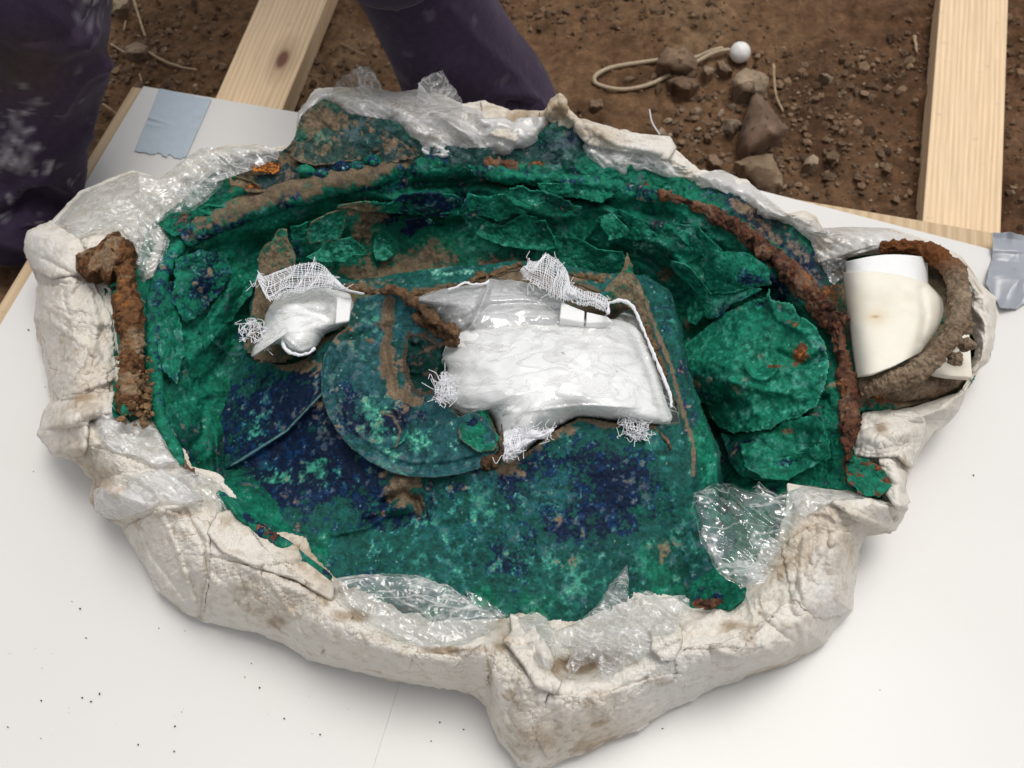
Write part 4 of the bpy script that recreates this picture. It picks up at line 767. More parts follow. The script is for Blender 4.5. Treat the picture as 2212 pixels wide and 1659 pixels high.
flap([(1600, 960), (1640, 955), (1680, 985), (1740, 975), (1790, 950), (1795, 990), (1750, 1010), (1700, 1040), (1650, 1035), (1610, 1010)], .034, dict(lite=.35, blue=bl(.7, 1700, 1000, 60, 12)), 29, .0, .006, rag=3)
flap([(1830, 985), (1870, 990), (1905, 1010), (1925, 1050), (1900, 1075), (1860, 1070), (1830, 1040)], .010, dict(brown=.4, blue=.4, rust=.5), 30, .0, .005, rag=4)
for pp, s_ in [([(380, 560), (430, 540), (480, 545), (500, 590), (470, 640), (430, 680), (400, 700), (370, 650)], 31), ([(470, 640), (530, 600), (560, 590), (540, 640), (500, 690), (470, 720), (440, 760), (430, 710)], 32), ([(330, 620), (370, 610), (385, 680), (400, 760), (380, 830), (350, 800), (335, 720)], 33), ([(1290, 470), (1340, 450), (1390, 480), (1420, 510), (1370, 520), (1320, 505)], 34), ([(1450, 480), (1510, 490), (1560, 540), (1530, 560), (1480, 530)], 35), ([(630, 490), (690, 470), (700, 500), (660, 520), (630, 525)], 36), ([(1160, 395), (1250, 395), (1330, 420), (1300, 440), (1230, 425), (1170, 420)], 37)]:
    flap(pp, .016, dict(lite=.25, blue=.35 if s_ in (31, 33, 36) else .0), s_, .0, .006, rag=4)

# ---- rolled rim and iron rim
def rim_path(L): return [np.array(at(u, v, z)) for u, v, z in L]
def ccol(kind, s=0):
    def f(V):
        b = fbm(V, 40, 4, s); c = fbm(V, 150, 3, s + 4)
        if kind == 'roll':
            up = sst(V[..., 2] + .014 * b + .008 * c, .172, .185); u0 = 0 * b
            C = patina(V, u0, u0, blue=.35, lite=.1, seed=s); return W(C, up * .95, BROWN * .9 * (1 + .3 * c[..., None]))
        C = np.array((.105, .048, .028)) * (1.1 + .6 * c[..., None]) + 0 * V
        if kind == 'iron': C = W(C, sst(b, .0, .5) * .8, (.20, .125, .085)); C = W(C, sst(b + c, .6, 1.0) * .8, (.26, .10, .03)); C = W(C, sst(c - .4 * b, .35, .7) * .6, (.10, .022, .010)); C = W(C, sst(-b - c, .4, .9), (.035, .018, .014))
        if kind == 'clay': C = W(C, .7 + .3 * sst(b, -.3, .4), (.26, .195, .13)); C = W(C, sst(c - b * .5, .5, .8) * .6, (.12, .06, .03)); C = W(C, sst(b * .6 + c, .85, 1.0), (.36, .28, .19))
        return C
    return f
tube('rolled_rim', rim_path([(395, 520, .158), (440, 492, .165), (520, 455, .168), (600, 428, .17), (690, 402, .172), (780, 382, .172), (845, 368, .17), (900, 362, .165)]), [.014, .018, .019, .019, .02, .02, .018, .010], M['patina'], cz, 300, 60, lambda V: .0030 * fbm(V, 30, 4, 5) + .0012 * fbm(V, 120, 3, 8), ccol('roll', 3))
tube('rolled_rim', rim_path([(820, 372, .165), (900, 356, .168), (980, 352, .168), (1060, 372, .168), (1140, 384, .166), (1230, 392, .165), (1320, 405, .165), (1420, 425, .163)]), [.010, .015, .014, .010, .010, .012, .014, .008], M['patina'], cz, 300, 48, lambda V: .0055 * fbm(V, 30, 4, 15) + .003 * fbm(V, 90, 3, 8), lambda V: patina(V, 0 * V[..., 0], 0 * V[..., 0], blue=.30 + .4 * sst(-V[..., 0], .0, .12), lite=.2, seed=9))
tube('rolled_rim', rim_path([(395, 525, .158), (362, 570, .160), (338, 640, .160), (330, 720, .160), (332, 800, .158), (342, 880, .156), (365, 945, .153), (400, 1005, .152)]), [.006, .011, .012, .011, .011, .010, .009, .006], M['patina'], cz, 300, 40, lambda V: .0035 * fbm(V, 22, 4, 5) + .0012 * fbm(V, 90, 3, 8), lambda V: patina(V, 0 * V[..., 0], 0 * V[..., 0], blue=.30, lite=.25, seed=19))
tube('rolled_rim', rim_path([(470, 1062, .150), (520, 1112, .150), (580, 1160, .149), (650, 1206, .147), (715, 1252, .140)]), [.004, .007, .008, .007, .004], M['patina'], cz, 200, 32, lambda V: .002 * fbm(V, 22, 4, 5) + .001 * fbm(V, 90, 3, 8), lambda V: patina(V, 0 * V[..., 0], 0 * V[..., 0], blue=.40, lite=.2, seed=21))
ird = lambda V: .0060 * fbm(V, 30, 4, 21) + .0036 * ridged(V, 80, 3, 25) + .0012 * fbm(V, 260, 2, 29)
tube('iron_rim', rim_path([(1330, 400, .166), (1420, 418, .17), (1500, 445, .172), (1560, 475, .174), (1620, 515, .174), (1680, 562, .174), (1740, 625, .174), (1790, 685, .174), (1812, 740, .172), (1825, 800, .17), (1832, 870, .168), (1836, 940, .165), (1834, 1000, .16)]), [.003, .006, .008, .010, .0125, .0135, .014, .014, .0115, .010, .010, .0095, .006], M['rust'], cz, 520, 44, ird, ccol('iron', 2))
tube('iron_rim', rim_path([(985, 353, .170), (1040, 355, .172), (1100, 360, .172), (1140, 366, .168)]), [.005, .009, .009, .005], M['rust'], cz, 120, 30, ird, ccol('iron', 6))
tube('iron_rim', rim_path([(530, 1125, .15), (570, 1150, .152), (605, 1178, .150)]), [.002, .0045, .002], M['rust'], cz, 90, 24, ird, ccol('iron', 7))
tube('iron_rim', rim_path([(385, 985, .15), (405, 1010, .152), (425, 1028, .150)]), [.002, .0035, .002], M['rust'], cz, 60, 24, ird, ccol('iron', 8))
tube('iron_rim', rim_path([(1500, 1305, .13), (1530, 1308, .132), (1560, 1300, .13)]), [.003, .007, .003], M['rust'], cz, 60, 24, ird, ccol('iron', 9))
# crusty nodules along the iron
nod = []
for (u, v, z, s_) in [(1650, 545, .182, .010), (1700, 590, .184, .011), (1780, 665, .184, .012), (1800, 700, .18, .010), (1765, 640, .186, .009), (1812, 690, .176, .011), (1822, 830, .176, .007), (1610, 505, .184, .008)]:
    c_ = np.array(at(u, v, z)); nod.append((c_ + bv * (s_ * (1 + .45 * fbm(bv + u, 2.2, 4, int(u))))[..., None]).reshape(-1, 3))
gf = gridfaces(24, 40, True)[:, ::-1]
Vn, Fn = join_arrays([(a, gf) for a in nod]); mesh_obj('rust_crust', Vn, Fn, M['rust'], cz, ccol('iron', 30)(Vn), kind='stuff')
# left handle
hnd = mesh_obj
def hd(V): return .0055 * fbm(V, 30, 4, 31) + .0040 * ridged(V, 70, 3, 35) + .0016 * fbm(V, 200, 3, 39)
def hcol(V):
    b = fbm(V, 35, 4, 41); c = fbm(V, 120, 3, 44); C = np.array((.15, .070, .030)) * (1 + .4 * c[..., None]) + 0 * V
    mid = np.exp(-((V[..., 1] - at(270, 680, .18)[1]) / .035) ** 2)
    C = W(C, sst(b + .2 - .9 * mid, .0, .5) * .85, (.30, .21, .13)); C = W(C, sst(-b - c, .45, .9), (.06, .03, .015)); C = W(C, sst(b + c + mid * .5, 1.0, 1.3) * .7, (.30, .12, .03)); return C
lh = tube('left_handle', rim_path([(252, 520, .215), (258, 560, .212), (268, 600, .208), (275, 650, .202), (280, 700, .196), (282, 750, .190), (284, 800, .184), (288, 850, .178), (290, 900, .170)]), [.013, .0135, .013, .0155, .017, .0145, .0145, .018, .016], M['rust'], cz, 360, 56, hd, hcol, label='upright clay and rust crusted iron handle at the left')
lh.name = 'iron_handle'
def lump(pts, z, s_, rad, nm='rust_clump', colf=hcol):
    """irregular crusty mass following an outline"""
    P = np.array(pts, float); c = P.mean(0); n = 150; rings = 60; B = resample(pts, n, True)
    r = np.linspace(.01, 1, rings)[:, None]; u = c[0] + r * (B[None, :, 0] - c[0]); v = c[1] + r * (B[None, :, 1] - c[1])
    zz = z + rad * (np.sqrt(np.clip(1 - r ** 2.4, 0, 1)) - .6); V = at(u, v, zz)
    V = V + (.0075 * fbm(V, 38, 4, s_) + .0045 * ridged(V, 80, 3, s_ + 3))[..., None] * np.array([.35, .2, 1.0]) * (1.1 - r[..., None] ** 6 * .5)
    low = V[-1] * 1.0; low[:, 2] -= rad * 1.1; cc = low.mean(0); low = cc + (low - cc) * .85; V = np.concatenate([V, low[None]])
    return mesh_obj(nm, V, gridfaces(rings + 1, n, True)[:, ::-1], M['rust'], cz, colf(V))
lump(Z4([(470, 160), (520, 140), (600, 110), (650, 60), (700, 10), (740, 5), (770, 60), (830, 90), (860, 150), (830, 200), (800, 230), (720, 260), (690, 330), (640, 330), (600, 260), (570, 290), (520, 300), (470, 260)]), .212, 51, .035)
lump(Z4([(740, 880), (800, 850), (880, 870), (930, 960), (945, 1080), (930, 1160), (860, 1180), (740, 1180), (720, 1100), (760, 1000)]), .175, 53, .028)
# small clay crumbs crusting the handle foot
cb = []
for _ in range(130):
    t_ = random.random(); u = 255 + 75 * random.random(); v = 770 + 150 * random.random(); cb.append(at(u, v, .187 + .006 * random.random()))
cc_ = scatter_stuff('clay_crumbs', np.array(cb) - np.array(cz.location), M['rust'], (.20, .12, .06), (.0015, .0062), 8, 0); cc_.parent = cz
# right ring handle
tube('ring_handle', rim_path([(1900, 535, .16), (1960, 535, .175), (2020, 550, .188), (2060, 590, .198), (2075, 650, .205), (2062, 710, .21), (2030, 760, .21), (1985, 800, .205), (1930, 825, .195), (1880, 838, .18), (1850, 850, .165)]), [.009, .011, .013, .013, .0125, .012, .012, .0125, .013, .012, .009], M['rust'], cz, 480, 52, lambda V: .0042 * fbm(V, 34, 4, 61) + .0024 * ridged(V, 110, 3, 65) + .0012 * fbm(V, 260, 2, 69), lambda V: W(ccol('clay', 5)(V), sst(V[..., 1] - .01 * fbm(V, 30, 3, 3), at(2060, 610, .2)[1], at(2030, 560, .19)[1]), np.array((.16, .06, .02))), label='ring shaped handle crusted with pale clay at the right')
for (u, v, z, s_) in [(2085, 705, .19, .010), (2088, 745, .19, .009), (2062, 775, .195, .009)]:
    c_ = np.array(at(u, v, z)); Vn = c_ + bv * (s_ * (1 + .4 * fbm(bv + u, 2, 3, int(u))))[..., None]
    mesh_obj('clay_knob', Vn, gf, M['rust'], cz, ccol('clay', 3)(Vn))
lump([(1858, 830), (1900, 838), (1960, 825), (2010, 800), (2060, 805), (2090, 800), (2070, 835), (2010, 860), (1960, 868), (1900, 872), (1862, 868)], .125, 55, .03, 'corroded_mount', ccol('clay', 9))
lump([(1850, 560), (1830, 620), (1838, 700), (1846, 800), (1856, 830), (1870, 700), (1880, 600)], .12, 56, .03, 'corroded_mount', ccol('iron', 9))

# ================================================================== INNER VESSEL
iv = thing('inner_vessel', 'torn blue and green bronze vessel lying inside the cauldron', 'bronze vessel', tuple(at(1050, 950, .02)))
B_pts = [(475, 940, .05), (480, 1010, .052), (478, 1060, .055), (500, 880, .055), (530, 800, .06), (560, 720, .065), (620, 790, .10), (700, 770, .125), (690, 850, .13), (600, 930, .085), (520, 1000, .068), (590, 1010, .075), (700, 1000, .105), (600, 1120, .10), (700, 1130, .10), (800, 1080, .115), (865, 1035, .135), (900, 1080, .118), (720, 1240, .105), (900, 1200, .118), (1000, 1340, .095), (1000, 1050, .145), (1200, 1000, .152), (1200, 1200, .122), (1350, 1100, .130), (1400, 950, .155), (1450, 1050, .142), (1480, 1200, .115), (1540, 1160, .10), (1400, 1330, .095), (1250, 1370, .09), (1500, 1290, .09),
    (1460, 800, .158), (1430, 680, .152), (1395, 630, .140), (1340, 610, .135), (1495, 900, .14), (1530, 1000, .118), (1560, 1080, .09), (900, 900, .14), (750, 612, .125), (850, 598, .135), (1000, 582, .142), (1130, 575, .145), (1250, 592, .142), (560, 650, .07), (900, 630, .152), (1050, 610, .158), (1110, 590, .158)]
tB = tps(B_pts, 2e-4)
hole = Z5([(225, 335), (560, 385), (800, 345), (930, 320), (1050, 300), (1250, 235), (1330, 240), (1500, 290), (1740, 385), (1830, 430), (1920, 500), (2010, 650), (2080, 820), (2150, 1000), (2165, 1120), (2000, 1145), (1820, 1130), (1600, 1095), (1450, 1170), (1300, 1290), (1190, 1350), (1130, 1300), (1130, 1200), (1040, 1010), (950, 1070), (850, 1050), (760, 980), (640, 930), (600, 800), (450, 640), (300, 590), (170, 610), (90, 640), (50, 710), (0, 750), (-50, 780), (-150, 790), (-240, 760), (-290, 700), (-260, 560), (-220, 430), (-120, 340), (0, 320), (120, 320)])
def zB(u, v, sg=True):
    z = tB(u, v)
    for L_, wd, dz in [([(700, 845), (620, 930), (540, 985), (490, 1010)], 7, .010), ([(680, 900), (600, 985), (520, 1030)], 20, -.008), ([(865, 1040), (868, 1080)], 16, .006), ([(830, 1085), (868, 1066), (900, 1080), (912, 1110)], 8, -.012), ([(862, 1098), (880, 1096)], 15, .014), ([(790, 1115), (840, 1100), (870, 1100)], 8, .010), ([(720, 1155), (790, 1140), (850, 1105)], 7, .007), ([(1400, 620), (1450, 720), (1480, 820), (1510, 940), (1500, 1030)], 16, .006), ([(1430, 1050), (1450, 1150), (1480, 1250)], 14, -.007), ([(1490, 1050), (1520, 1170), (1540, 1260)], 12, .006), ([(560, 820), (640, 800), (700, 790)], 12, -.004)]:
        z = z + dz * np.exp(-(dline(u, v, L_) / wd) ** 2)
    p = np.stack([u, v, 0 * u], -1) / 100
    z = z - .055 * sst(16 - dline(u, v, B_edge), 0, 16) ** 1.2
    return z + .0028 * fbm(p, 1.4, 3, 90) + .0010 * crumple(p, 2.2, 2, 11) + .0009 * fbm(p, 16, 4, 93) + .0005 * fbm(p, 55, 2, 96)
B_edge = [(1395, 590), (1450, 622), (1475, 700), (1492, 800), (1520, 880), (1562, 980), (1566, 1050), (1562, 1100)]
B_poly = [(560, 560), (620, 560), (760, 606), (845, 592), (950, 576), (1030, 572), (1120, 562), (1200, 566), (1310, 590), (1395, 592), (1448, 624), (1473, 700), (1490, 800), (1518, 880), (1560, 980), (1564, 1050), (1590, 1150), (1610, 1330), (1500, 1400), (1250, 1420), (1000, 1400), (850, 1350), (700, 1300), (600, 1230), (500, 1140), (470, 1070), (466, 1000), (474, 900), (500, 820), (530, 740), (540, 640)]
def cB(u, v, V):
    B = lambda *a: blob(u, v, *a)
    blue = .10 + 1.0 * B(610, 880, 120, 90) + .95 * B(640, 990, 150, 60) + .8 * B(740, 1040, 120, 50) + .7 * B(560, 1060, 80, 50) + .65 * B(840, 1120, 110, 40) + .62 * B(1340, 1040, 100, 80) + .5 * B(1210, 990, 110, 60) + .4 * B(1080, 1090, 80, 60) + .4 * B(1440, 680, 14, 40) + .42 * B(1290, 1130, 110, 60) + .38 * B(1050, 1190, 120, 60) + .4 * B(1050, 590, 60, 10) + .15 * B(900, 1250, 200, 50)
    teal = .40 * B(1080, 1110, 260, 150) + .3 * B(1300, 1000, 160, 90) + .2 * B(600, 950, 120, 100) + .1
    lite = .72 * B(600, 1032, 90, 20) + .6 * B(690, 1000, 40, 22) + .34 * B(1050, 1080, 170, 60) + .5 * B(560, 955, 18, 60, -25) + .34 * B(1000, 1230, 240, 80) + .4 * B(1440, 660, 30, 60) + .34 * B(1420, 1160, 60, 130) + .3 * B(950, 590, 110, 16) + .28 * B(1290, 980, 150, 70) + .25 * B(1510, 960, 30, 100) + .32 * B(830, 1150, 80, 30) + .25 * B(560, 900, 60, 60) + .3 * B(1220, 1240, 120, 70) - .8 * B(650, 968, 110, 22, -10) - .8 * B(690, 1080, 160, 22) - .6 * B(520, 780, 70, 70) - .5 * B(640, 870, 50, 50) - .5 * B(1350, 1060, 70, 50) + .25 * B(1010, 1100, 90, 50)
    pale = .55 * B(960, 588, 90, 12) + .04 * B(1020, 1090, 260, 90) + .4 * B(740, 1150, 40, 6, -15) + .2 * B(1290, 1190, 40, 24) + .3 * B(1435, 640, 14, 30)
    brown = 1.0 * B(868, 1030, 40, 20) + 1.1 * B(868, 1072, 34, 26) + .8 * B(905, 1100, 10, 20) + .7 * B(820, 1110, 22, 8) + .85 * B(640, 790, 70, 14) + .9 * B(1210, 930, 50, 18, -20) + .45 * B(1400, 920, 60, 14) + .85 * B(790, 612, 60, 12) + .5 * B(1430, 1190, 24, 40) + .95 * B(1260, 600, 60, 14) + .25 * B(1250, 1220, 60, 40) + .75 * B(1090, 1010, 40, 14)
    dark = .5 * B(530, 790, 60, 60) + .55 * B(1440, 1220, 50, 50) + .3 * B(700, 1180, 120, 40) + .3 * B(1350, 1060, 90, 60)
    C = patina(V, u, v, blue, brown, lite, pale, 0, dark, teal, 200, base=(.008, .085, .070), grey=.2 * B(1200, 1150, 200, 120))
    n_ = fbm(V, 30, 4, 8); gm = np.clip(1.0 * B(1530, 1000, 50, 160) + .9 * B(560, 1180, 120, 60) + .7 * B(1000, 1310, 300, 50) + .8 * B(1430, 1240, 90, 80) + .5 * n_, 0, 1)
    G2_ = patina(V, u, v, .1, 0, .25 + .25 * B(1500, 900, 40, 160), 0, 0, dark, 0, 220); C = C + (G2_ - C) * sst(gm, .35, .75)[..., None]
    d = dline(u, v, hole, True); q_ = np.stack([u, v, 0 * u], -1); C = W(C, sst(11 + 9 * fbm(q_, .04, 3, 3) - d, 0, 6) * .9, BROWN * .8)
    g = dline(u, v, [(1390, 640), (1420, 720), (1450, 790), (1470, 870), (1498, 960), (1497, 1025)]); C = W(C, sst(5.5 - g + 2 * fbm(q_, .1, 2, 4), 0, 3) * .9, BROWN * 1.1)
    l2 = dline(u, v, [(700, 845), (620, 930), (500, 1005)]); C = W(C, sst(3.5 - l2, 0, 3) * .6, (.16, .35, .34))
    return C
grid_patch('torn_body', B_poly, zB, 2.0, cB, M['patina'], iv, 2.0, .0025, hole)
# dark inside below the hole
hp = np.array(hole)
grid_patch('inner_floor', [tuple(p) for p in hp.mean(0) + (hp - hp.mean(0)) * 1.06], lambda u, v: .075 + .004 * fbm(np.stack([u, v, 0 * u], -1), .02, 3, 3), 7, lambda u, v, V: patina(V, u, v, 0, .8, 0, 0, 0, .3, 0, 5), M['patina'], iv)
def ivflap(poly, base, kw, s, **k): return flap(poly, 0, kw, s, base=base, parent=iv, **k)
# crusty soil lip along the torn edge
def lip(L, r, s_, z=None, nm='soil_lip'):
    r = r * .75
    C = [np.array(at(u, v, (float(tB(u, v)) if z is None else z) + .002)) for u, v in L]
    tube(nm, C, r, M['rust'], iv, 160, 16, lambda V: r * .9 * fbm(V, 90, 3, s_) + r * .5 * ridged(V, 200, 2, s_), lambda V: np.array((.15, .095, .05)) * (1 + .5 * fbm(V, 150, 3, 7)[..., None]))
lip(Z5([(235, 330), (400, 375), (520, 385), (680, 375), (800, 350), (930, 325), (1000, 290), (1100, 260), (1200, 225), (1260, 205)]), .0042, 3)
lip(Z5([(1540, 262), (1640, 285), (1735, 305)]), .0042, 4)
lip(Z5([(1985, 560), (2010, 650), (2040, 720), (2085, 820), (2100, 860)]), .0048, 5)
lip(Z5([(1850, 1130), (1900, 1180), (2000, 1150), (2080, 1200), (2130, 1280)]), .003, 6)
lip(Z5([(1140, 1320), (1140, 1200), (1160, 1130), (1182, 1070)]), .0028, 7, .168)
lip(Z5([(1000, 300), (1010, 270), (1040, 260), (1060, 290), (1040, 310), (1005, 305)]), .0045, 8)
# petals of the torn mouth
ivflap(Z4([(1735, 0), (1785, 5), (1790, 60), (1815, 110), (1842, 170), (1835, 240), (1840, 330), (1700, 400), (1640, 400), (1620, 280), (1600, 190), (1640, 110), (1700, 70)]), .165, dict(brown=.75, lite=bl(.95, 603, 545, 13, 34), dark=.0, edge=3), 40, tilt=(0, -.03), rag=1.2, name='petal', amp=.001)
ivflap(Z4([(1600, 330), (1680, 340), (1710, 420), (1700, 500), (1640, 600), (1560, 600), (1570, 500), (1590, 420)]), .12, dict(brown=.8, dark=.3), 41, rag=2, name='petal', amp=.002, tilt=(.01, 0))
ivflap(Z5([(1870, 140), (1895, 200), (1905, 260), (1950, 320), (1975, 400), (1985, 480), (2010, 560), (2060, 680), (2030, 700), (1950, 560), (1900, 470), (1830, 425), (1770, 425), (1725, 440), (1740, 350), (1800, 290), (1850, 230)]), .178, dict(brown=.85, lite=-.5, edge=2), 42, tilt=(0, -.035), rag=1.5, name='petal', amp=.002)
ivflap(Z5([(1715, 380), (1750, 370), (1775, 400), (1745, 440), (1715, 425)]), .19, dict(teal=.6), 47, rag=1, name='petal', amp=.001, n=60)
ivflap(Z5([(940, 1100), (970, 1050), (1010, 1005), (1040, 1020), (1070, 1100), (1100, 1180), (1130, 1220), (1100, 1290), (1000, 1300), (900, 1220), (900, 1150)]), .172, dict(teal=.2, blue=bl(1.2, 1020, 912, 17, 14), lite=.15, edge=2.5), 43, rag=1.5, name='petal', amp=.003, dome=.006)

# ---- round disc lying on it
dc = thing('bronze_disc', 'round bronze disc with a raised ring and a ragged hole, lying beside the white bags', 'disc', tuple(at(880, 850, .15)))
dpoly = Z5([(265, 480), (300, 400), (380, 390), (470, 360), (520, 352), (600, 395), (690, 450), (750, 500), (800, 560), (880, 590), (905, 600), (870, 640), (850, 680), (800, 730), (770, 800), (760, 900), (740, 980), (780, 1000), (840, 1040), (900, 1090), (980, 1060), (1060, 1110), (1110, 1190), (1125, 1290), (1080, 1360), (1000, 1400), (900, 1430), (760, 1448), (620, 1446), (500, 1420), (380, 1360), (270, 1280), (190, 1190), (130, 1080), (95, 960), (90, 830), (110, 740), (160, 650), (200, 600), (250, 565)])
dhole = Z5([(610, 620), (700, 640), (780, 700), (840, 650), (850, 690), (790, 780), (740, 830), (760, 920), (690, 950), (630, 920), (600, 830), (590, 760), (600, 690)])
dC = (888., 850.)
tD = tps([(690, 850, .150), (720, 740, .158), (760, 700, .165), (830, 640, .185), (860, 628, .20), (980, 710, .192), (920, 700, .185), (940, 850, .172), (880, 800, .16), (800, 800, .152), (780, 900, .146), (850, 950, .150), (720, 950, .148), (800, 1010, .145), (900, 1030, .148), (980, 1000, .162), (1060, 950, .175), (1075, 980, .165), (960, 920, .166), (860, 720, .17)], 5e-4)
def zD(u, v):
    z = tD(u, v); P = np.array(dpoly); low = [tuple(p) for p in P if p[1] > 760 and p[0] < 1060 and not (880 < p[0] and p[1] < 935)]
    d = dline(u, v, low)
    z = z + .003 * np.exp(-((d - 3) / 3) ** 2) - .002 * np.exp(-((d - 11) / 6) ** 2)
    rr = np.hypot((u - 830) / 1.15, v - 925); z = z + .010 * blob(u, v, 800, 860, 90, 90) + .006 * np.exp(-((rr - 44) / 4.5) ** 2) * sst(u, 815, 850) - .004 * np.exp(-((d - 26) / 7) ** 2) + .0008 * np.exp(-((d - 34) / 5) ** 2)
    for L_, wd, dz in [([(850, 635), (840, 700), (830, 760), (850, 840)], 9, -.006), ([(760, 720), (800, 700), (850, 690)], 9, .004), ([(770, 770), (765, 850), (800, 920)], 16, .005), ([(870, 640), (930, 680), (985, 720)], 9, .008)]:
        z = z + dz * np.exp(-(dline(u, v, L_) / wd) ** 2)
    p = np.stack([u, v, 0 * u], -1) / 100; return z + .0018 * fbm(p, 2.2, 3, 120) + .0009 * fbm(p, 14, 4, 123) + .0004 * fbm(p, 50, 2, 5)
def cD(u, v, V):
    B = lambda *a: blob(u, v, *a); q_ = np.stack([u, v, 0 * u], -1)
    blue = .50 * B(760, 850, 60, 60) + .65 * B(780, 920, 60, 30) + .5 * B(830, 930, 40, 40) + .45 * B(900, 900, 100, 30) + .35 * B(1000, 950, 60, 40)
    lite = .78 * B(900, 955, 90, 36) + .66 * B(820, 885, 50, 36) + .4 * B(830, 930, 26, 20) + .25 * B(740, 850, 70, 100) + .3 * B(800, 700, 60, 50)
    pale = .55 * B(830, 890, 40, 40) + .4 * B(900, 960, 80, 30) + .3 * B(720, 800, 30, 40)
    C = patina(V, u, v, blue, .12, lite - .05, pale, .9 * B(745, 715, 26, 5, -28), .15, .35, 250, base=(.016, .085, .095), grey=.25 + .3 * B(740, 830, 60, 80))
    for L_, wd in [([(840, 650), (838, 720), (835, 790), (860, 850), (900, 870)], 15), ([(880, 645), (930, 680), (985, 715)], 12), ([(790, 730), (800, 735)], 6)]:
        C = W(C, sst(wd + 8 * fbm(q_, .05, 4, 9) - dline(u, v, L_), 0, 4) * .92, BROWN * (1 + .3 * fbm(V, 90, 3, 4)[..., None]))
    C = W(C, sst(3.2 - dline(u, v, [(822, 890), (850, 900), (865, 930), (855, 965)]), 0, 2) * .8, BROWN)
    C = W(C, sst(13 + 6 * fbm(q_, .06, 3, 5) - dline(u, v, dhole, True), 0, 5) * .8, DBROWN)
    C = W(C, sst(3.0 - dline(u, v, dpoly, True) + 1.5 * fbm(q_, .1, 2, 5), 0, 2) * .6, (.13, .15, .13))
    return C
grid_patch('plate', dpoly, zD, 1.6, cD, M['patina'], dc, .8, .0028, dhole)
lipm = lambda L, r, s_, z: tube('soil_lip', [np.array(at(u, v, z)) for u, v in L], r, M['rust'], dc, 120, 16, lambda V: r * .8 * fbm(V, 80, 3, s_) + r * .4 * ridged(V, 180, 2, s_), lambda V: np.array((.13, .075, .04)) * (1 + .6 * fbm(V, 120, 3, 7)[..., None]))
lipm(Z5([(440, 370), (500, 350), (560, 375), (640, 430), (720, 500), (790, 560), (850, 585), (905, 600)]), .006, 3, .205)
lipm(Z5([(640, 500), (720, 560), (790, 610), (850, 640), (840, 680)]), .006, 4, .185)
lipm(Z5([(1040, 1390), (1070, 1350), (1110, 1340), (1130, 1280)]), .007, 5, .158)
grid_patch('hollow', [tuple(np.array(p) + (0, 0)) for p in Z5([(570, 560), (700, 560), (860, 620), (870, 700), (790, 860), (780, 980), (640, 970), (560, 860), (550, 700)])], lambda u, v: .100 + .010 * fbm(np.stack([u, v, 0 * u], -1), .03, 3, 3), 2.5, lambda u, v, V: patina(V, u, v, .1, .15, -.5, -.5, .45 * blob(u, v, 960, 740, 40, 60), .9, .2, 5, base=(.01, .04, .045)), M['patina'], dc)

# ================================================================== WHITE BAGS, BLOCKS, GAUZE
def bag(name, poly, zt, hgt, label, s_, bumps=(), sm=True, skin=True, skin_poly=None, pad='padding'):
    t = thing(name, label, 'bag', tuple(at(*np.mean(np.array(poly), 0), zt)))
    def zf(u, v, r):
        z = zt + hgt * ((np.clip(1 - r ** 2.6, 0, 1)) ** .75 - 1)
        for L_, wd, dz in bumps: z = z + dz * np.exp(-(dline(u, v, L_) / wd) ** 2)
        p = np.stack([u, v, 0 * u], -1) / 100; return z + .0060 * fbm(p, .9, 3, s_) + .0010 * crumple(p, 1.5, 3, s_ + 3) * (.3 + r ** 2 * 2)
    radial_patch('padding', poly, zf, M[pad], None, t, 200, 60, 2, 0, sm=sm, seed=s_)
    if skin:
        c = np.mean(np.array(poly), 0); P2 = skin_poly or [tuple(c + (np.array(p) - c) * 1.015) for p in poly]
        zs = lambda u, v, r: zf(u, v, r) + .0025 + .0042 * np.maximum(0, crumple(np.stack([u, v * 1.6, 0 * u], -1) / 100, 1.5, 3, s_ + 9)) * (.25 + r ** 2)
        radial_patch('plastic_skin', P2, zs, M['skin'], None, t, 260, 90, 3, 0, sm=sm, seed=s_ + 1)
    return t
bag('padding_bag', Z5([(640, 402), (800, 345), (1000, 320), (1080, 290), (1180, 300), (1300, 320), (1480, 410), (1560, 500), (1500, 620), (1200, 700), (950, 640), (850, 600), (760, 480)]), .182, .035, 'grey clear plastic wrap behind the large pillow bag', 81, [([(1060, 605), (1040, 660), (1020, 700)], 8, .01), ([(1000, 690), (1060, 660), (1130, 655), (1200, 665)], 7, -.006)], pad='wrap')
bag('padding_bag', [(1000, 694), (1060, 683), (1150, 684), (1250, 690), (1330, 690), (1372, 706), (1400, 752), (1424, 812), (1440, 872), (1450, 908), (1400, 916), (1330, 908), (1253, 902), (1195, 925), (1145, 950), (1118, 975), (1092, 972), (1075, 930), (1050, 892), (1000, 890), (960, 872), (948, 850), (968, 803), (956, 766), (975, 725)], .212, .062, 'large white pillow bag bulging out of the torn vessel', 84, [([(1370, 690), (1400, 760), (1430, 860), (1445, 910)], 8, .006), ([(1000, 880), (1120, 890), (1260, 875), (1380, 880)], 4, .002), ([(1390, 700), (1440, 900)], 16, -.006), ([(1180, 720), (1300, 725), (1370, 760)], 10, .005)], skin_poly=Z5([(910, 560), (950, 525), (1100, 512), (1350, 512), (1600, 530), (1780, 525), (1870, 470), (1930, 500), (1995, 620), (2058, 760), (2108, 880), (2148, 1000), (2172, 1112), (2130, 1146), (2000, 1134), (1820, 1124), (1600, 1095), (1460, 1155), (1340, 1235), (1260, 1325), (1180, 1365), (1125, 1300), (1145, 1200), (1095, 1095), (1040, 1065), (940, 1090), (845, 1052), (785, 990), (775, 920), (828, 860), (795, 760), (838, 660)]))
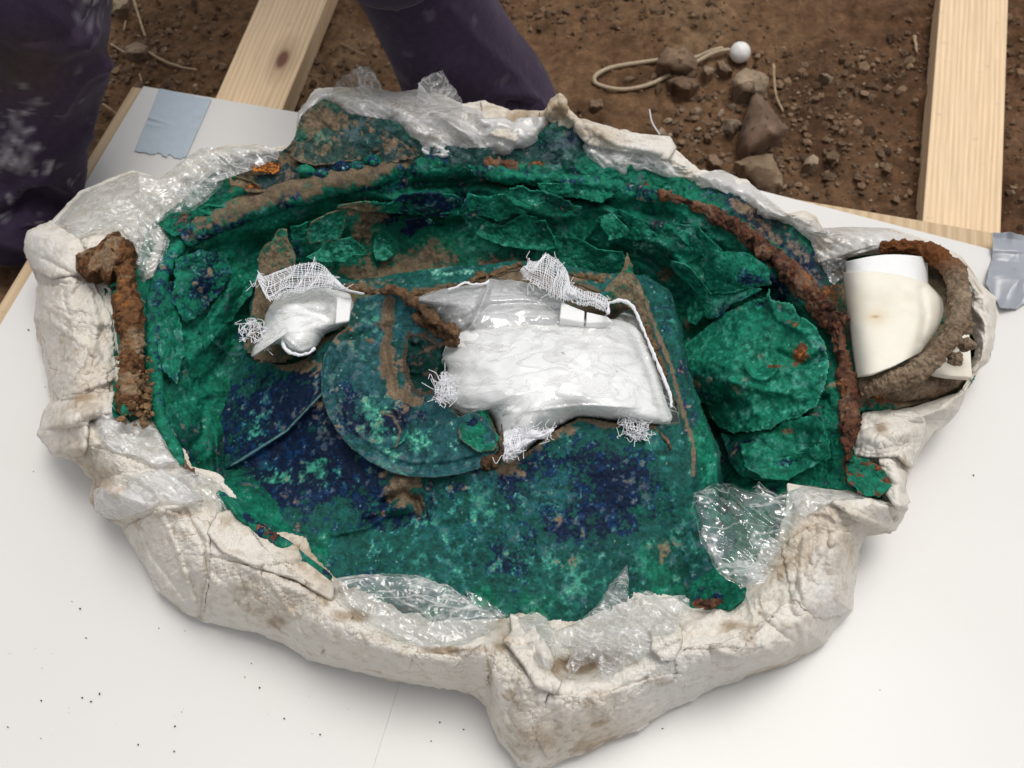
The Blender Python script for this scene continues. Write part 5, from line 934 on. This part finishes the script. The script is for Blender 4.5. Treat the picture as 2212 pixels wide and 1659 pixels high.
bag('padding_bag', Z4([(1640, 600), (1660, 520), (1720, 430), (1800, 380), (1950, 360), (2080, 380), (2180, 420), (2190, 560), (2110, 620), (2020, 660), (1960, 740), (1880, 785), (1800, 770), (1740, 720), (1660, 740), (1575, 795), (1580, 740), (1610, 690)]), .172, .038, 'small glossy white bag at the left end of the torn opening', 87, [([(590, 670), (640, 655), (700, 665)], 10, .006), ([(620, 735), (650, 760), (680, 750)], 6, .004)])
fib = []
for (u, v, a_, l_) in [(1213, 760, .9, .006), (1216, 762, .4, .003), (1194, 855, 1.2, .006), (1258, 848, .6, .008), (1084, 745, .2, .002), (1140, 820, 2.1, .004), (1330, 800, .9, .004)]:
    p_ = np.array(at(u, v, .2125)); x_ = np.linspace(0, 1, 6)[:, None]; fib.append(thin_tube(p_ + x_ * l_ * np.array([math.cos(a_), -math.sin(a_), .05]), .0003))
V, F = join_arrays(fib); mesh_obj('plant_fibres', V, F, M['crumb'], None, kind='stuff')
def block(P, z, h, label, tilt=0.):
    a, b, c, d = [np.array(at(u, v, z + (tilt if i in (1, 2) else 0))) for i, (u, v) in enumerate(P)]
    up = np.array([0, 0, h]); V = np.array([a, b, c, d, a - up, b - up, c - up, d - up])
    o = mesh_obj('foam_block', V, [[3, 2, 1, 0], [4, 5, 6, 7], [0, 1, 5, 4], [1, 2, 6, 5], [2, 3, 7, 6], [3, 0, 4, 7]], M['tile'], None, smooth=False, label=label, category='foam block')
    m = o.modifiers.new('bev', 'BEVEL'); m.width = .0015; m.segments = 2; return o
block(Z5([(1490, 425), (1625, 478), (1622, 545), (1480, 520)]), .19, .02, 'white foam block under the torn edge, left of its pair')
block(Z5([(1637, 482), (1760, 510), (1790, 540), (1634, 548)]), .188, .02, 'white foam block under the torn edge, right of its pair')
block([(728, 638), (760, 645), (754, 692), (724, 698)], .1735, .005, 'white foam block beside the small glossy bag')
def gauze(label, top, bot, z_top, z_bot, ns, nt_, z_mid=.01, s_=0, r=.00055, fray=14, name='gauze'):
    rg = np.random.default_rng(s_); n = 40; T = spline(top, n); B = spline(bot, n); parts = []
    def P(s, t):
        i = s * (n - 1); a = np.stack([np.interp(i, np.arange(n), T[:, k]) for k in (0, 1)], -1); b = np.stack([np.interp(i, np.arange(n), B[:, k]) for k in (0, 1)], -1)
        p = a * (1 - t)[..., None] + b * t[..., None]; z = z_top * (1 - t) + z_bot * t + z_mid * np.sin(t * math.pi)
        q_ = np.stack([s * 4, t * 3, 0 * s + s_], -1); p = p + 3.5 * np.stack([fbm(q_, 1, 3, s_), fbm(q_, 1, 3, s_ + 2)], -1)
        return at(p[..., 0], p[..., 1], z + .004 * fbm(q_, 1.2, 3, s_ + 5))
    tt = np.linspace(0, 1, 26)
    for k_ in range(ns):
        s = (k_ + .5 * rg.random()) / ns; e0, e1 = -.0 + rg.uniform(-.06, .03), 1 + rg.uniform(-.05, .08); t2 = e0 + (e1 - e0) * tt
        parts.append(thin_tube(P(np.full(26, s) + .012 * np.sin(tt * 7 + k_), t2), r * rg.uniform(.8, 1.3)))
    for k_ in range(nt_):
        t = (k_ + .4 * rg.random()) / nt_; e0, e1 = rg.uniform(-.04, .03), 1 + rg.uniform(-.03, .05); s2 = np.clip(e0 + (e1 - e0) * tt, -.0, 1)
        parts.append(thin_tube(P(s2, np.full(26, t) + .01 * np.sin(tt * 9 + k_)), r * rg.uniform(.8, 1.3)))
    for k_ in range(fray):
        s = rg.random(); t = rg.choice([0., 1.]) if rg.random() < .6 else rg.random(); p0 = P(np.array([s]), np.array([t]))[0]
        d = rg.normal(size=3) * (.004, .004, .002); d2 = rg.normal(size=3) * (.006, .006, .002); d3 = rg.normal(size=3) * (.003, .003, .001); x = np.linspace(0, 1, 12)[:, None]
        parts.append(thin_tube(p0 + d * x + d2 * x * x + d3 * np.sin(x * 7) + (0, 0, .001), r * .8))
    V, F = join_arrays(parts); return mesh_obj(name, V, F, M['gauze'], None, label=label, category='gauze')
gauze('arched strip of white gauze draped over the small glossy bag', ZA([(1130, 1130), (1200, 1180), (1400, 1110), (1580, 1080), (1700, 1100), (1800, 1180), (1900, 1290), (2060, 1330)]), ZA([(1160, 1250), (1240, 1400), (1380, 1330), (1500, 1330), (1640, 1290), (1760, 1290), (1880, 1310), (2060, 1345)]), .182, .186, 44, 17, .006, 3)
gauze('gauze scrap standing up at the back edge of the torn opening', ZB([(1420, 800), (1500, 800), (1560, 740), (1620, 760), (1680, 800), (1720, 880), (1740, 960), (1800, 990)]), ZB([(1380, 860), (1420, 920), (1500, 980), (1580, 1020), (1640, 1050), (1700, 1080), (1740, 1070), (1780, 1060)]), .192, .196, 34, 17, .008, 5, fray=26)
gauze('narrow gauze strip running beside the foam blocks at the back', ZB([(1740, 970), (1820, 990), (1900, 1030), (1960, 1040), (2010, 1080)]), ZB([(1760, 1070), (1820, 1110), (1900, 1120), (1970, 1140), (2010, 1160)]), .195, .195, 24, 10, .003, 7, fray=8)
gauze('frayed gauze tuft sticking out left of the small glossy bag', [(522, 705), (545, 700), (570, 708), (585, 720)], [(518, 735), (545, 738), (565, 745), (580, 750)], .15, .15, 5, 3, .003, 9, fray=75)
gauze('knot of gauze at the left end of the large pillow bag', [(942, 825), (960, 818), (980, 822)], [(942, 858), (962, 866), (985, 858)], .210, .210, 9, 7, .004, 11, fray=80)
gauze('gauze lying at the lower point of the large pillow bag', [(1090, 930), (1120, 925), (1160, 930), (1200, 925)], [(1090, 990), (1115, 985), (1150, 955), (1190, 940)], .204, .198, 34, 22, .005, 13, fray=40)
gauze('thin gauze scrap below the right corner of the large pillow bag', [(1340, 905), (1370, 905), (1400, 915)], [(1345, 930), (1375, 950), (1400, 940)], .172, .166, 9, 6, .003, 15, fray=60)
def rope(L, z, r, label, s_):
    C = [np.array(at(p[0], p[1], z if len(p) < 3 else p[2])) for p in L]
    return tube('gauze_hem', C, r, M['gauze'], None, 160, 8, lambda V: r * .5 * fbm(V, 200, 2, s_), label=label, category='gauze hem')
rope(Z5([(1765, 500, .205), (1765, 440, .21), (1790, 425, .213), (1840, 420, .213), (1900, 450, .212), (1950, 550, .21), (2010, 690, .205), (2080, 860, .198), (2120, 960, .19), (2130, 1040, .185)]), .2, .0022, 'rolled white gauze hem running down the right side of the pillow bag', 3)
rope(Z5([(830, 355), (880, 340), (930, 315), (980, 325), (1050, 320), (1070, 300)]), .178, .0016, 'wavy white hem along the back edge of the torn opening', 4)
rope(Z4([(1755, 680), (1765, 730), (1800, 770), (1860, 785), (1920, 775), (1960, 740)]), .158, .0022, 'curved gauze hem below the small glossy bag', 5)

# ---- foam roll at the ring handle
fr = thing('foam_roll', 'thick white foam sheet rolled up inside the right ring handle', 'foam roll', tuple(at(1910, 690, .16)))
def fcol(u, v, V):
    n = fbm(V, 25, 3, 5); C = np.array((.80, .76, .65)) * (1 + .03 * n[..., None]) + 0 * V
    C = W(C, sst(fbm(V, 14, 5, 9), .1, .9) * .35, (.60, .50, .36)); C = W(C, sst(v + 20 * n, 770, 850) * .35, (.5, .40, .28)); C = W(C, blob(u, v, 1890, 685, 30, 18) * .5, (.66, .50, .28)); C = W(C, blob(u, v, 1848, 650, 20, 30) * .3, (.70, .58, .38)); C = W(C, blob(u, v, 1891, 684, 8, 3) * .9, (.4, .26, .1)); return C
def roll_surface(name, left, right, z0, hgt, nU=90, colf=fcol, thick=.004, bumps=()):
    n = 110; Lc, Rc = spline(left, n), spline(right, n); t = np.linspace(0, 1, nU)[None]
    u = Lc[:, None, 0] * (1 - t) + Rc[:, None, 0] * t; v = Lc[:, None, 1] * (1 - t) + Rc[:, None, 1] * t
    v = v - 11 * np.sin(t * math.pi) * np.linspace(1, -.6, n)[:, None]
    z = z0 + hgt * np.clip(1 - np.abs(2 * t - 1) ** 3.6, 0, 1) ** .6 + .0008 * fbm(np.stack([u, v, 0 * u], -1), .02, 2, 3)
    for L_, wd, dz in bumps: z = z + dz * np.exp(-(dline(u, v, L_) / wd) ** 2)
    V = at(u, v, z); return solid(mesh_obj(name, V, gridfaces(n, nU)[:, ::-1], M['foam'], fr, colf(u, v, V)), thick)
wcol = lambda u, v, V: np.array((.82, .82, .80)) + 0 * V
roll_surface('inner_roll', [(1825, 566), (1830, 650), (1840, 760)], [(2003, 556), (2005, 650), (1990, 760)], .160, .046, colf=wcol)
roll_surface('roll_wrap', [(1820, 588), (1826, 650), (1838, 740), (1848, 816)], [(2006, 612), (2036, 650), (2030, 700), (1990, 760)], .162, .052, bumps=[([(1992, 625), (2000, 680), (1990, 740)], 10, -.006)])
radial_patch('foam_scrap', [(2074, 700), (2088, 716), (2095, 822), (2040, 818), (2010, 812), (2020, 790), (2060, 760)], lambda u, v, r: .150 + 0 * u, M['foam'], fcol, None, 100, 20, 0, .008, label='small flat piece of white foam behind the clay crusted ring', category='foam piece')

# ================================================================== PLASTIC FILM
def film_piece(poly, off, s_, label, mat='film', amp=.007, f=3.0, zf=None, lift=0., center=None, rag=4, n=260, rings=70):
    def z(u, v, r):
        p = np.stack([u, v, 0 * u], -1) / 100; b = zf(u, v) if zf else jacket_z(u, v, False)
        pw = p @ np.array([[.8, -.6, 0], [.6, .8, 0], [0, 0, 1]]) * np.array([.55, 1.5, 1])
        return b + off + amp * (.8 * crumple(pw, f * .38, 3, s_) + .5 * np.abs(crumple(pw, f * .3, 3, s_ + 50)) + .18 * crumple(p, f * 1.3, 2, s_ + 7)) + lift * r ** 2 + .004 * fbm(p, 2, 3, s_) - .006 * sst(r, .9, 1) * (lift == 0)
    return radial_patch('plastic_film', poly, z, M[mat], None, None, n, rings, rag, 0, center=center, seed=s_, label=label, category='plastic film')
film_piece([(118, 483), (174, 417), (250, 385), (295, 371), (347, 385), (390, 350), (434, 320), (500, 318), (549, 312), (600, 320), (600, 345), (560, 362), (493, 368), (480, 400), (450, 430), (417, 455), (365, 462), (344, 486), (368, 520), (355, 560), (340, 590), (312, 608), (290, 600), (300, 540), (260, 500), (200, 500), (150, 520)], .012, 1, 'crumpled clear film over the back left rim near the rusty handle', center=(300, 450), amp=.010, zf=lambda u, v: np.maximum(tA(u, v) * (u > 300), jacket_z(u, v, False) * (u < 480)) * 1.0)
film_piece([(645, 240), (680, 196), (729, 190), (800, 188), (860, 200), (907, 195), (960, 215), (1040, 240), (1060, 290), (1110, 308), (1150, 290), (1190, 250), (1196, 275), (1150, 312), (1095, 337), (1025, 347), (960, 345), (907, 337), (870, 300), (862, 274), (817, 267), (758, 257), (700, 228), (665, 270), (648, 300), (642, 280)], .008, 2, 'whitish film folded over the back rim below the trouser leg', 'film_white', center=(900, 260), amp=.007)
film_piece([(897, 225), (903, 180), (915, 170), (935, 158), (956, 153), (968, 170), (980, 190), (998, 215), (1000, 245), (960, 250), (920, 245)], .012, 3, 'clear film peak standing up in front of the right trouser leg', 'film', lift=.02, amp=.008)
film_piece([(715, 200), (740, 165), (770, 146), (800, 142), (812, 165), (825, 195), (800, 205), (750, 205)], .01, 4, 'thin clear film tip standing on the back rim left of the trouser leg', 'film_clear', lift=.02)
film_piece([(1234, 337), (1230, 280), (1245, 262), (1290, 290), (1340, 320), (1400, 325), (1440, 345), (1470, 382), (1442, 385), (1400, 362), (1370, 375), (1355, 395), (1328, 398), (1290, 385), (1260, 365)], .010, 5, 'whitish film flap hanging inside the back rim right of the plaster knob', 'film_white', amp=.007)
film_piece([(1500, 375), (1560, 368), (1620, 395), (1700, 465), (1760, 475), (1780, 493), (1843, 490), (1930, 493), (1990, 515), (2040, 545), (1985, 545), (1940, 543), (1880, 548), (1826, 558), (1800, 590), (1784, 605), (1765, 560), (1750, 520), (1700, 480), (1640, 455), (1590, 420), (1540, 405)], .008, 6, 'long whitish film along the back right rim up to the foam roll', 'film_white', center=(1745, 500), amp=.006)
film_piece([(1770, 560), (1800, 555), (1830, 560), (1822, 600), (1800, 620), (1785, 600)], .02, 7, 'small clear film scrap left of the foam roll top')
film_piece([(1501, 1064), (1542, 1044), (1590, 1048), (1620, 1060), (1639, 1040), (1679, 1068), (1728, 1052), (1718, 1090), (1712, 1150), (1690, 1190), (1660, 1230), (1640, 1262), (1598, 1271), (1554, 1239), (1530, 1200), (1513, 1166), (1497, 1101)], .0, 8, 'large clear pleated film flap over the front right corner', 'film_clear', zf=lambda u, v: .172 + 0 * u, amp=.010, f=2.0, center=(1620, 1150))
film_piece([(1600, 1190), (1640, 1170), (1690, 1170), (1680, 1220), (1650, 1265), (1600, 1270), (1580, 1240)], .010, 9, 'shredded clear film below the pleated flap at the front right', 'film', zf=lambda u, v: .165 + 0 * u)
film_piece([(1700, 1062), (1740, 1048), (1797, 1056), (1857, 1062), (1914, 1087), (1870, 1098), (1800, 1084), (1765, 1092), (1735, 1120), (1712, 1110)], .012, 10, 'thin clear film band on the right rim above the plaster corner', 'film')
film_piece([(385, 1010), (430, 1020), (474, 1045), (510, 1085), (522, 1115), (500, 1130), (470, 1095), (430, 1075), (390, 1075), (370, 1050)], .008, 11, 'clear film strip on the front left rim', 'film')
film_piece([(200, 1060), (260, 1030), (350, 1010), (400, 1040), (440, 1080), (400, 1090), (350, 1085), (310, 1110), (250, 1125), (205, 1105)], .008, 12, 'dusty film wrinkled over the lower left plaster shoulder', 'film_white')
film_piece([(190, 890), (240, 870), (260, 905), (300, 900), (345, 930), (365, 970), (385, 1000), (345, 1010), (290, 985), (250, 980), (215, 950)], .010, 13, 'dusty film patch below the foot of the rusty handle', 'film_white')
film_piece([(717, 1252), (762, 1243), (830, 1240), (900, 1243), (967, 1265), (1019, 1295), (1078, 1336), (1055, 1365), (1000, 1392), (930, 1400), (870, 1385), (800, 1350), (740, 1305)], .0, 14, 'arched clear film over the front rim left of the plaster flap', 'film', zf=lambda u, v: np.maximum(jacket_z(u, v, False), .145) + .012)
film_piece([(1354, 1221), (1358, 1250), (1357, 1295), (1380, 1290), (1398, 1273), (1430, 1290), (1481, 1284), (1490, 1315), (1470, 1340), (1450, 1400), (1400, 1410), (1350, 1440), (1325, 1470), (1300, 1465), (1285, 1430), (1260, 1435), (1230, 1468), (1225, 1440), (1240, 1400), (1205, 1400), (1197, 1365), (1253, 1340), (1290, 1310), (1320, 1260)], .0, 15, 'star shaped bunch of crumpled film at the front rim', 'film', zf=lambda u, v: .160 + 0 * u, amp=.012, center=(1320, 1350))
film_piece([(1118, 1335), (1150, 1320), (1180, 1335), (1197, 1360), (1200, 1410), (1190, 1450), (1165, 1440), (1140, 1390)], .022, 16, 'clear film folded against the front plaster flap', 'film')
film_piece([(1826, 893), (1854, 862), (1881, 885), (1872, 920), (1850, 945), (1835, 940)], .014, 17, 'clear film scrap under the lower end of the ring handle', 'film')
film_piece([(1000, 1270), (1060, 1300), (1100, 1330), (1070, 1345), (1020, 1310)], .0, 18, 'thin clear film sliver beside the front plaster flap', 'film_clear', zf=lambda u, v: .150 + 0 * u)
# loose plaster thread at the back rim
rt = [(1403, 236), (1408, 262), (1418, 280), (1425, 290)]
V, F = thin_tube(spline([np.array(at(u, v, .235 - i * .012)) for i, (u, v) in enumerate(rt)], 30), .0012); mesh_obj('plaster_thread', V, F, M['gauze'], jk)

# ================================================================== PERSON
pn = thing('person', 'person in dark purple corduroy work trousers kneeling behind the cauldron', 'person', (-.35, .8, GZ))
def leg_rings(St, m=72):
    """stations: world centre, radius x, radius perpendicular"""
    Q = spline(np.array(St, float), 150); C = Q[:, :3]; T, N, B = frames(C); a = np.linspace(0, 2 * math.pi, m, endpoint=False)
    V = C[:, None] + N[:, None] * (np.cos(a)[None, :, None] * Q[:, 4][:, None, None]) + B[:, None] * (np.sin(a)[None, :, None] * Q[:, 3][:, None, None])
    D = V - C[:, None]; D /= np.linalg.norm(D, axis=-1, keepdims=True); return V, D
def st(u, v, z, rx, ry): p = at(u, v, z); return [*p, rx, ry]
legL = [[-.46, 1.42, .80, .13, .13], [-.55, 1.12, .64, .12, .13], st(60, -210, .44, .105, .12), st(85, -60, .36, .10, .115), st(80, 70, .27, .098, .11), st(78, 180, .19, .094, .10), st(72, 290, .12, .092, .088), st(60, 380, .05, .088, .07), st(30, 470, .00, .085, .07), [-.80, .33, -.03, .08, .06]]
def px_st(u, v, z, hw):
    p = at(u, v, z); d = (p - CAM) @ FW; r = hw * d / FOC; return [*p, r, r * .95]
F0, K0 = at(1046, 232, .0), at(806, -210, .46)
legR = [[-.22, 1.30, .80, .13, .13], [-.27, 1.12, .66, .125, .12]] + [[*(F0 * (1 - k) + K0 * k), 0, 0] for k in (1, .8, .6, .4, .22, .08, -.06)]
for q_, hw in zip(legR[2:], (128, 134, 138, 140, 146, 152, 150)):
    d_ = (np.array(q_[:3]) - CAM) @ FW; q_[3] = hw * d_ / FOC; q_[4] = q_[3] * .95
VL, DL = leg_rings(legL); VR, DR = leg_rings(legR)
def cloth_disp(V, D, lines, s_):
    p = V; q_ = p @ np.array([[.8, -.5, .33], [.6, .7, -.4], [0, .5, .86]]) * np.array([.5, 1.3, 1]); d = .012 * fbm(p, 4, 3, s_) + .010 * ridged(q_, 3.6, 2, s_ + 4, .35) 
    return V + D * d[..., None]
VL = cloth_disp(VL, DL, [], 301); VR = VR + DR * (.005 * fbm(VR, 5, 3, 310))[..., None]
def proj(V):
    d = V - CAM; f = d @ FW; return CX + FOC * d[..., 0] / f, CY - FOC * (d @ UP) / f
def folds(V, D, L):
    u, v = proj(V); r = 0 * u
    for l_, wd, dz in L: r = r + dz * np.exp(-(dline(u, v, l_) / wd) ** 2)
    return V + D * r[..., None]
VL = folds(VL, DL, [([(0, 60), (60, 90), (130, 105), (200, 70)], 22, .014), ([(60, 0), (140, 50), (215, 130), (228, 200)], 14, .010), ([(225, 130), (170, 180), (120, 260)], 8, .010), ([(215, 200), (190, 280), (205, 330)], 7, .008), ([(20, 440), (60, 395), (100, 385), (145, 410)], 10, .016), ([(0, 470), (60, 430), (110, 425), (150, 450)], 22, -.030), ([(0, 520), (60, 540), (100, 600)], 12, .010)])
VR = folds(VR, DR, [([(975, 20), (1030, 90), (1100, 150), (1150, 210)], 10, .006), ([(1080, 200), (1130, 205), (1180, 240)], 10, .010), ([(1100, 225), (1150, 225), (1180, 250)], 6, -.016), ([(850, 0), (875, 80), (905, 160), (930, 230)], 3, .003)])
def cloth_col(V, stain):
    n = fbm(V, 7, 4, 330); base = np.array((.046, .031, .058)) * (1 + .22 * n[..., None])
    C = W(base, sst(fbm(V, 3, 3, 333), .1, .7) * .40, (.055, .042, .033))
    if stain:
        u, v = proj(V); n2 = fbm(V, 30, 4, 340, .7); cord = .5 + .5 * np.sin(u * .9 + v * .1)
        st_ = 1.2 * blob(u, v, 100, 350, 60, 24, -15) + 1.0 * blob(u, v, 20, 345, 45, 50) + .8 * blob(u, v, 50, 300, 45, 36) + .5 * blob(u, v, 10, 265, 24, 16)
        C = W(C, sst(n2 * 1.5 + st_ * .9, .62, 1.15) * (.40 + .4 * cord) * (.4 + .6 * sst(fbm(V, 90, 3, 341), -.2, .4)), (.42, .40, .42))
        C = W(C, blob(u, v, 60, 150, 110, 80) * .75, (.058, .043, .030))
    else:
        C = W(C, sst(fbm(V, 25, 3, 345), .75, .9) * .25, (.2, .17, .2))
    return C
parts = [(VL.reshape(-1, 3), gridfaces(VL.shape[0], 72, True)), (VR.reshape(-1, 3), gridfaces(VR.shape[0], 72, True))]
pv = []
c_ = np.array([-.36, 1.42, .88]); pv = (c_ + bv * np.array([.21, .15, .16])).reshape(-1, 3); parts.append((pv, gf))
V, F = join_arrays(parts); C = np.vstack([cloth_col(VL, True).reshape(-1, 3), cloth_col(VR, False).reshape(-1, 3), cloth_col(pv, False)])
def corduroy():
    t = NT('corduroy'); v = t.vec(); c = t.n('VertexColor', layer_name='Col').outputs['Color']
    wv = t.n('TexWave', {'Vector': t.n('Mapping', {'Vector': v, 'Rotation': (0, .3, .25)}).outputs[0], 'Scale': 210.0, 'Distortion': .5, 'Detail': 1.0}, wave_type='BANDS', bands_direction='X').outputs['Fac']
    n = t.noise(90, 5, .6, v); c = t.mix(1.0, c, t.ramp(n, [(.3, .85), (.7, 1.15)]), 'MULTIPLY')
    return t.out(t.pbr(col=c, rough=.95, nrm=t.bump(n, .3, .001, t.bump(wv, .25, .0006)), spec=.1, sheen=.10, shr=.4).outputs[0])
mesh_obj('trousers', V, F, corduroy(), pn, C)
# seam along the right leg
seam = [st(u, v, z, 0, 0)[:3] for u, v, z in [(868, 0, .375), (885, 60, .325), (903, 130, .25), (925, 200, .17)]]
# boots, mostly hidden behind the jacket and the leg
for (x, y, rz_) in [(-.02, .60, .3), (-.78, .30, 1.0)]:
    n = 48; rr = []; 
    for k_, (f_, wd, h_) in enumerate([(-.10, .030, .05), (-.07, .042, .09), (0, .044, .10), (.06, .046, .075), (.12, .048, .055), (.16, .034, .035), (.175, .006, .02)]):
        a = np.linspace(0, 2 * math.pi, n, endpoint=False); yy = wd * np.cos(a); zz = np.maximum(np.sin(a), -.6) * h_ * .6 + h_ * .36
        cx, sx = math.cos(rz_ - 1.57), math.sin(rz_ - 1.57); rr.append(np.stack([x + f_ * cx - yy * sx, y + f_ * sx + yy * cx, GZ + zz + .005], -1))
    mesh_obj('boot', np.array(rr), gridfaces(len(rr), n, True), M['boot'], pn)
print('objects', len(bpy.data.objects), 'tris approx', sum(len(m.polygons) for m in bpy.data.meshes) * 2)
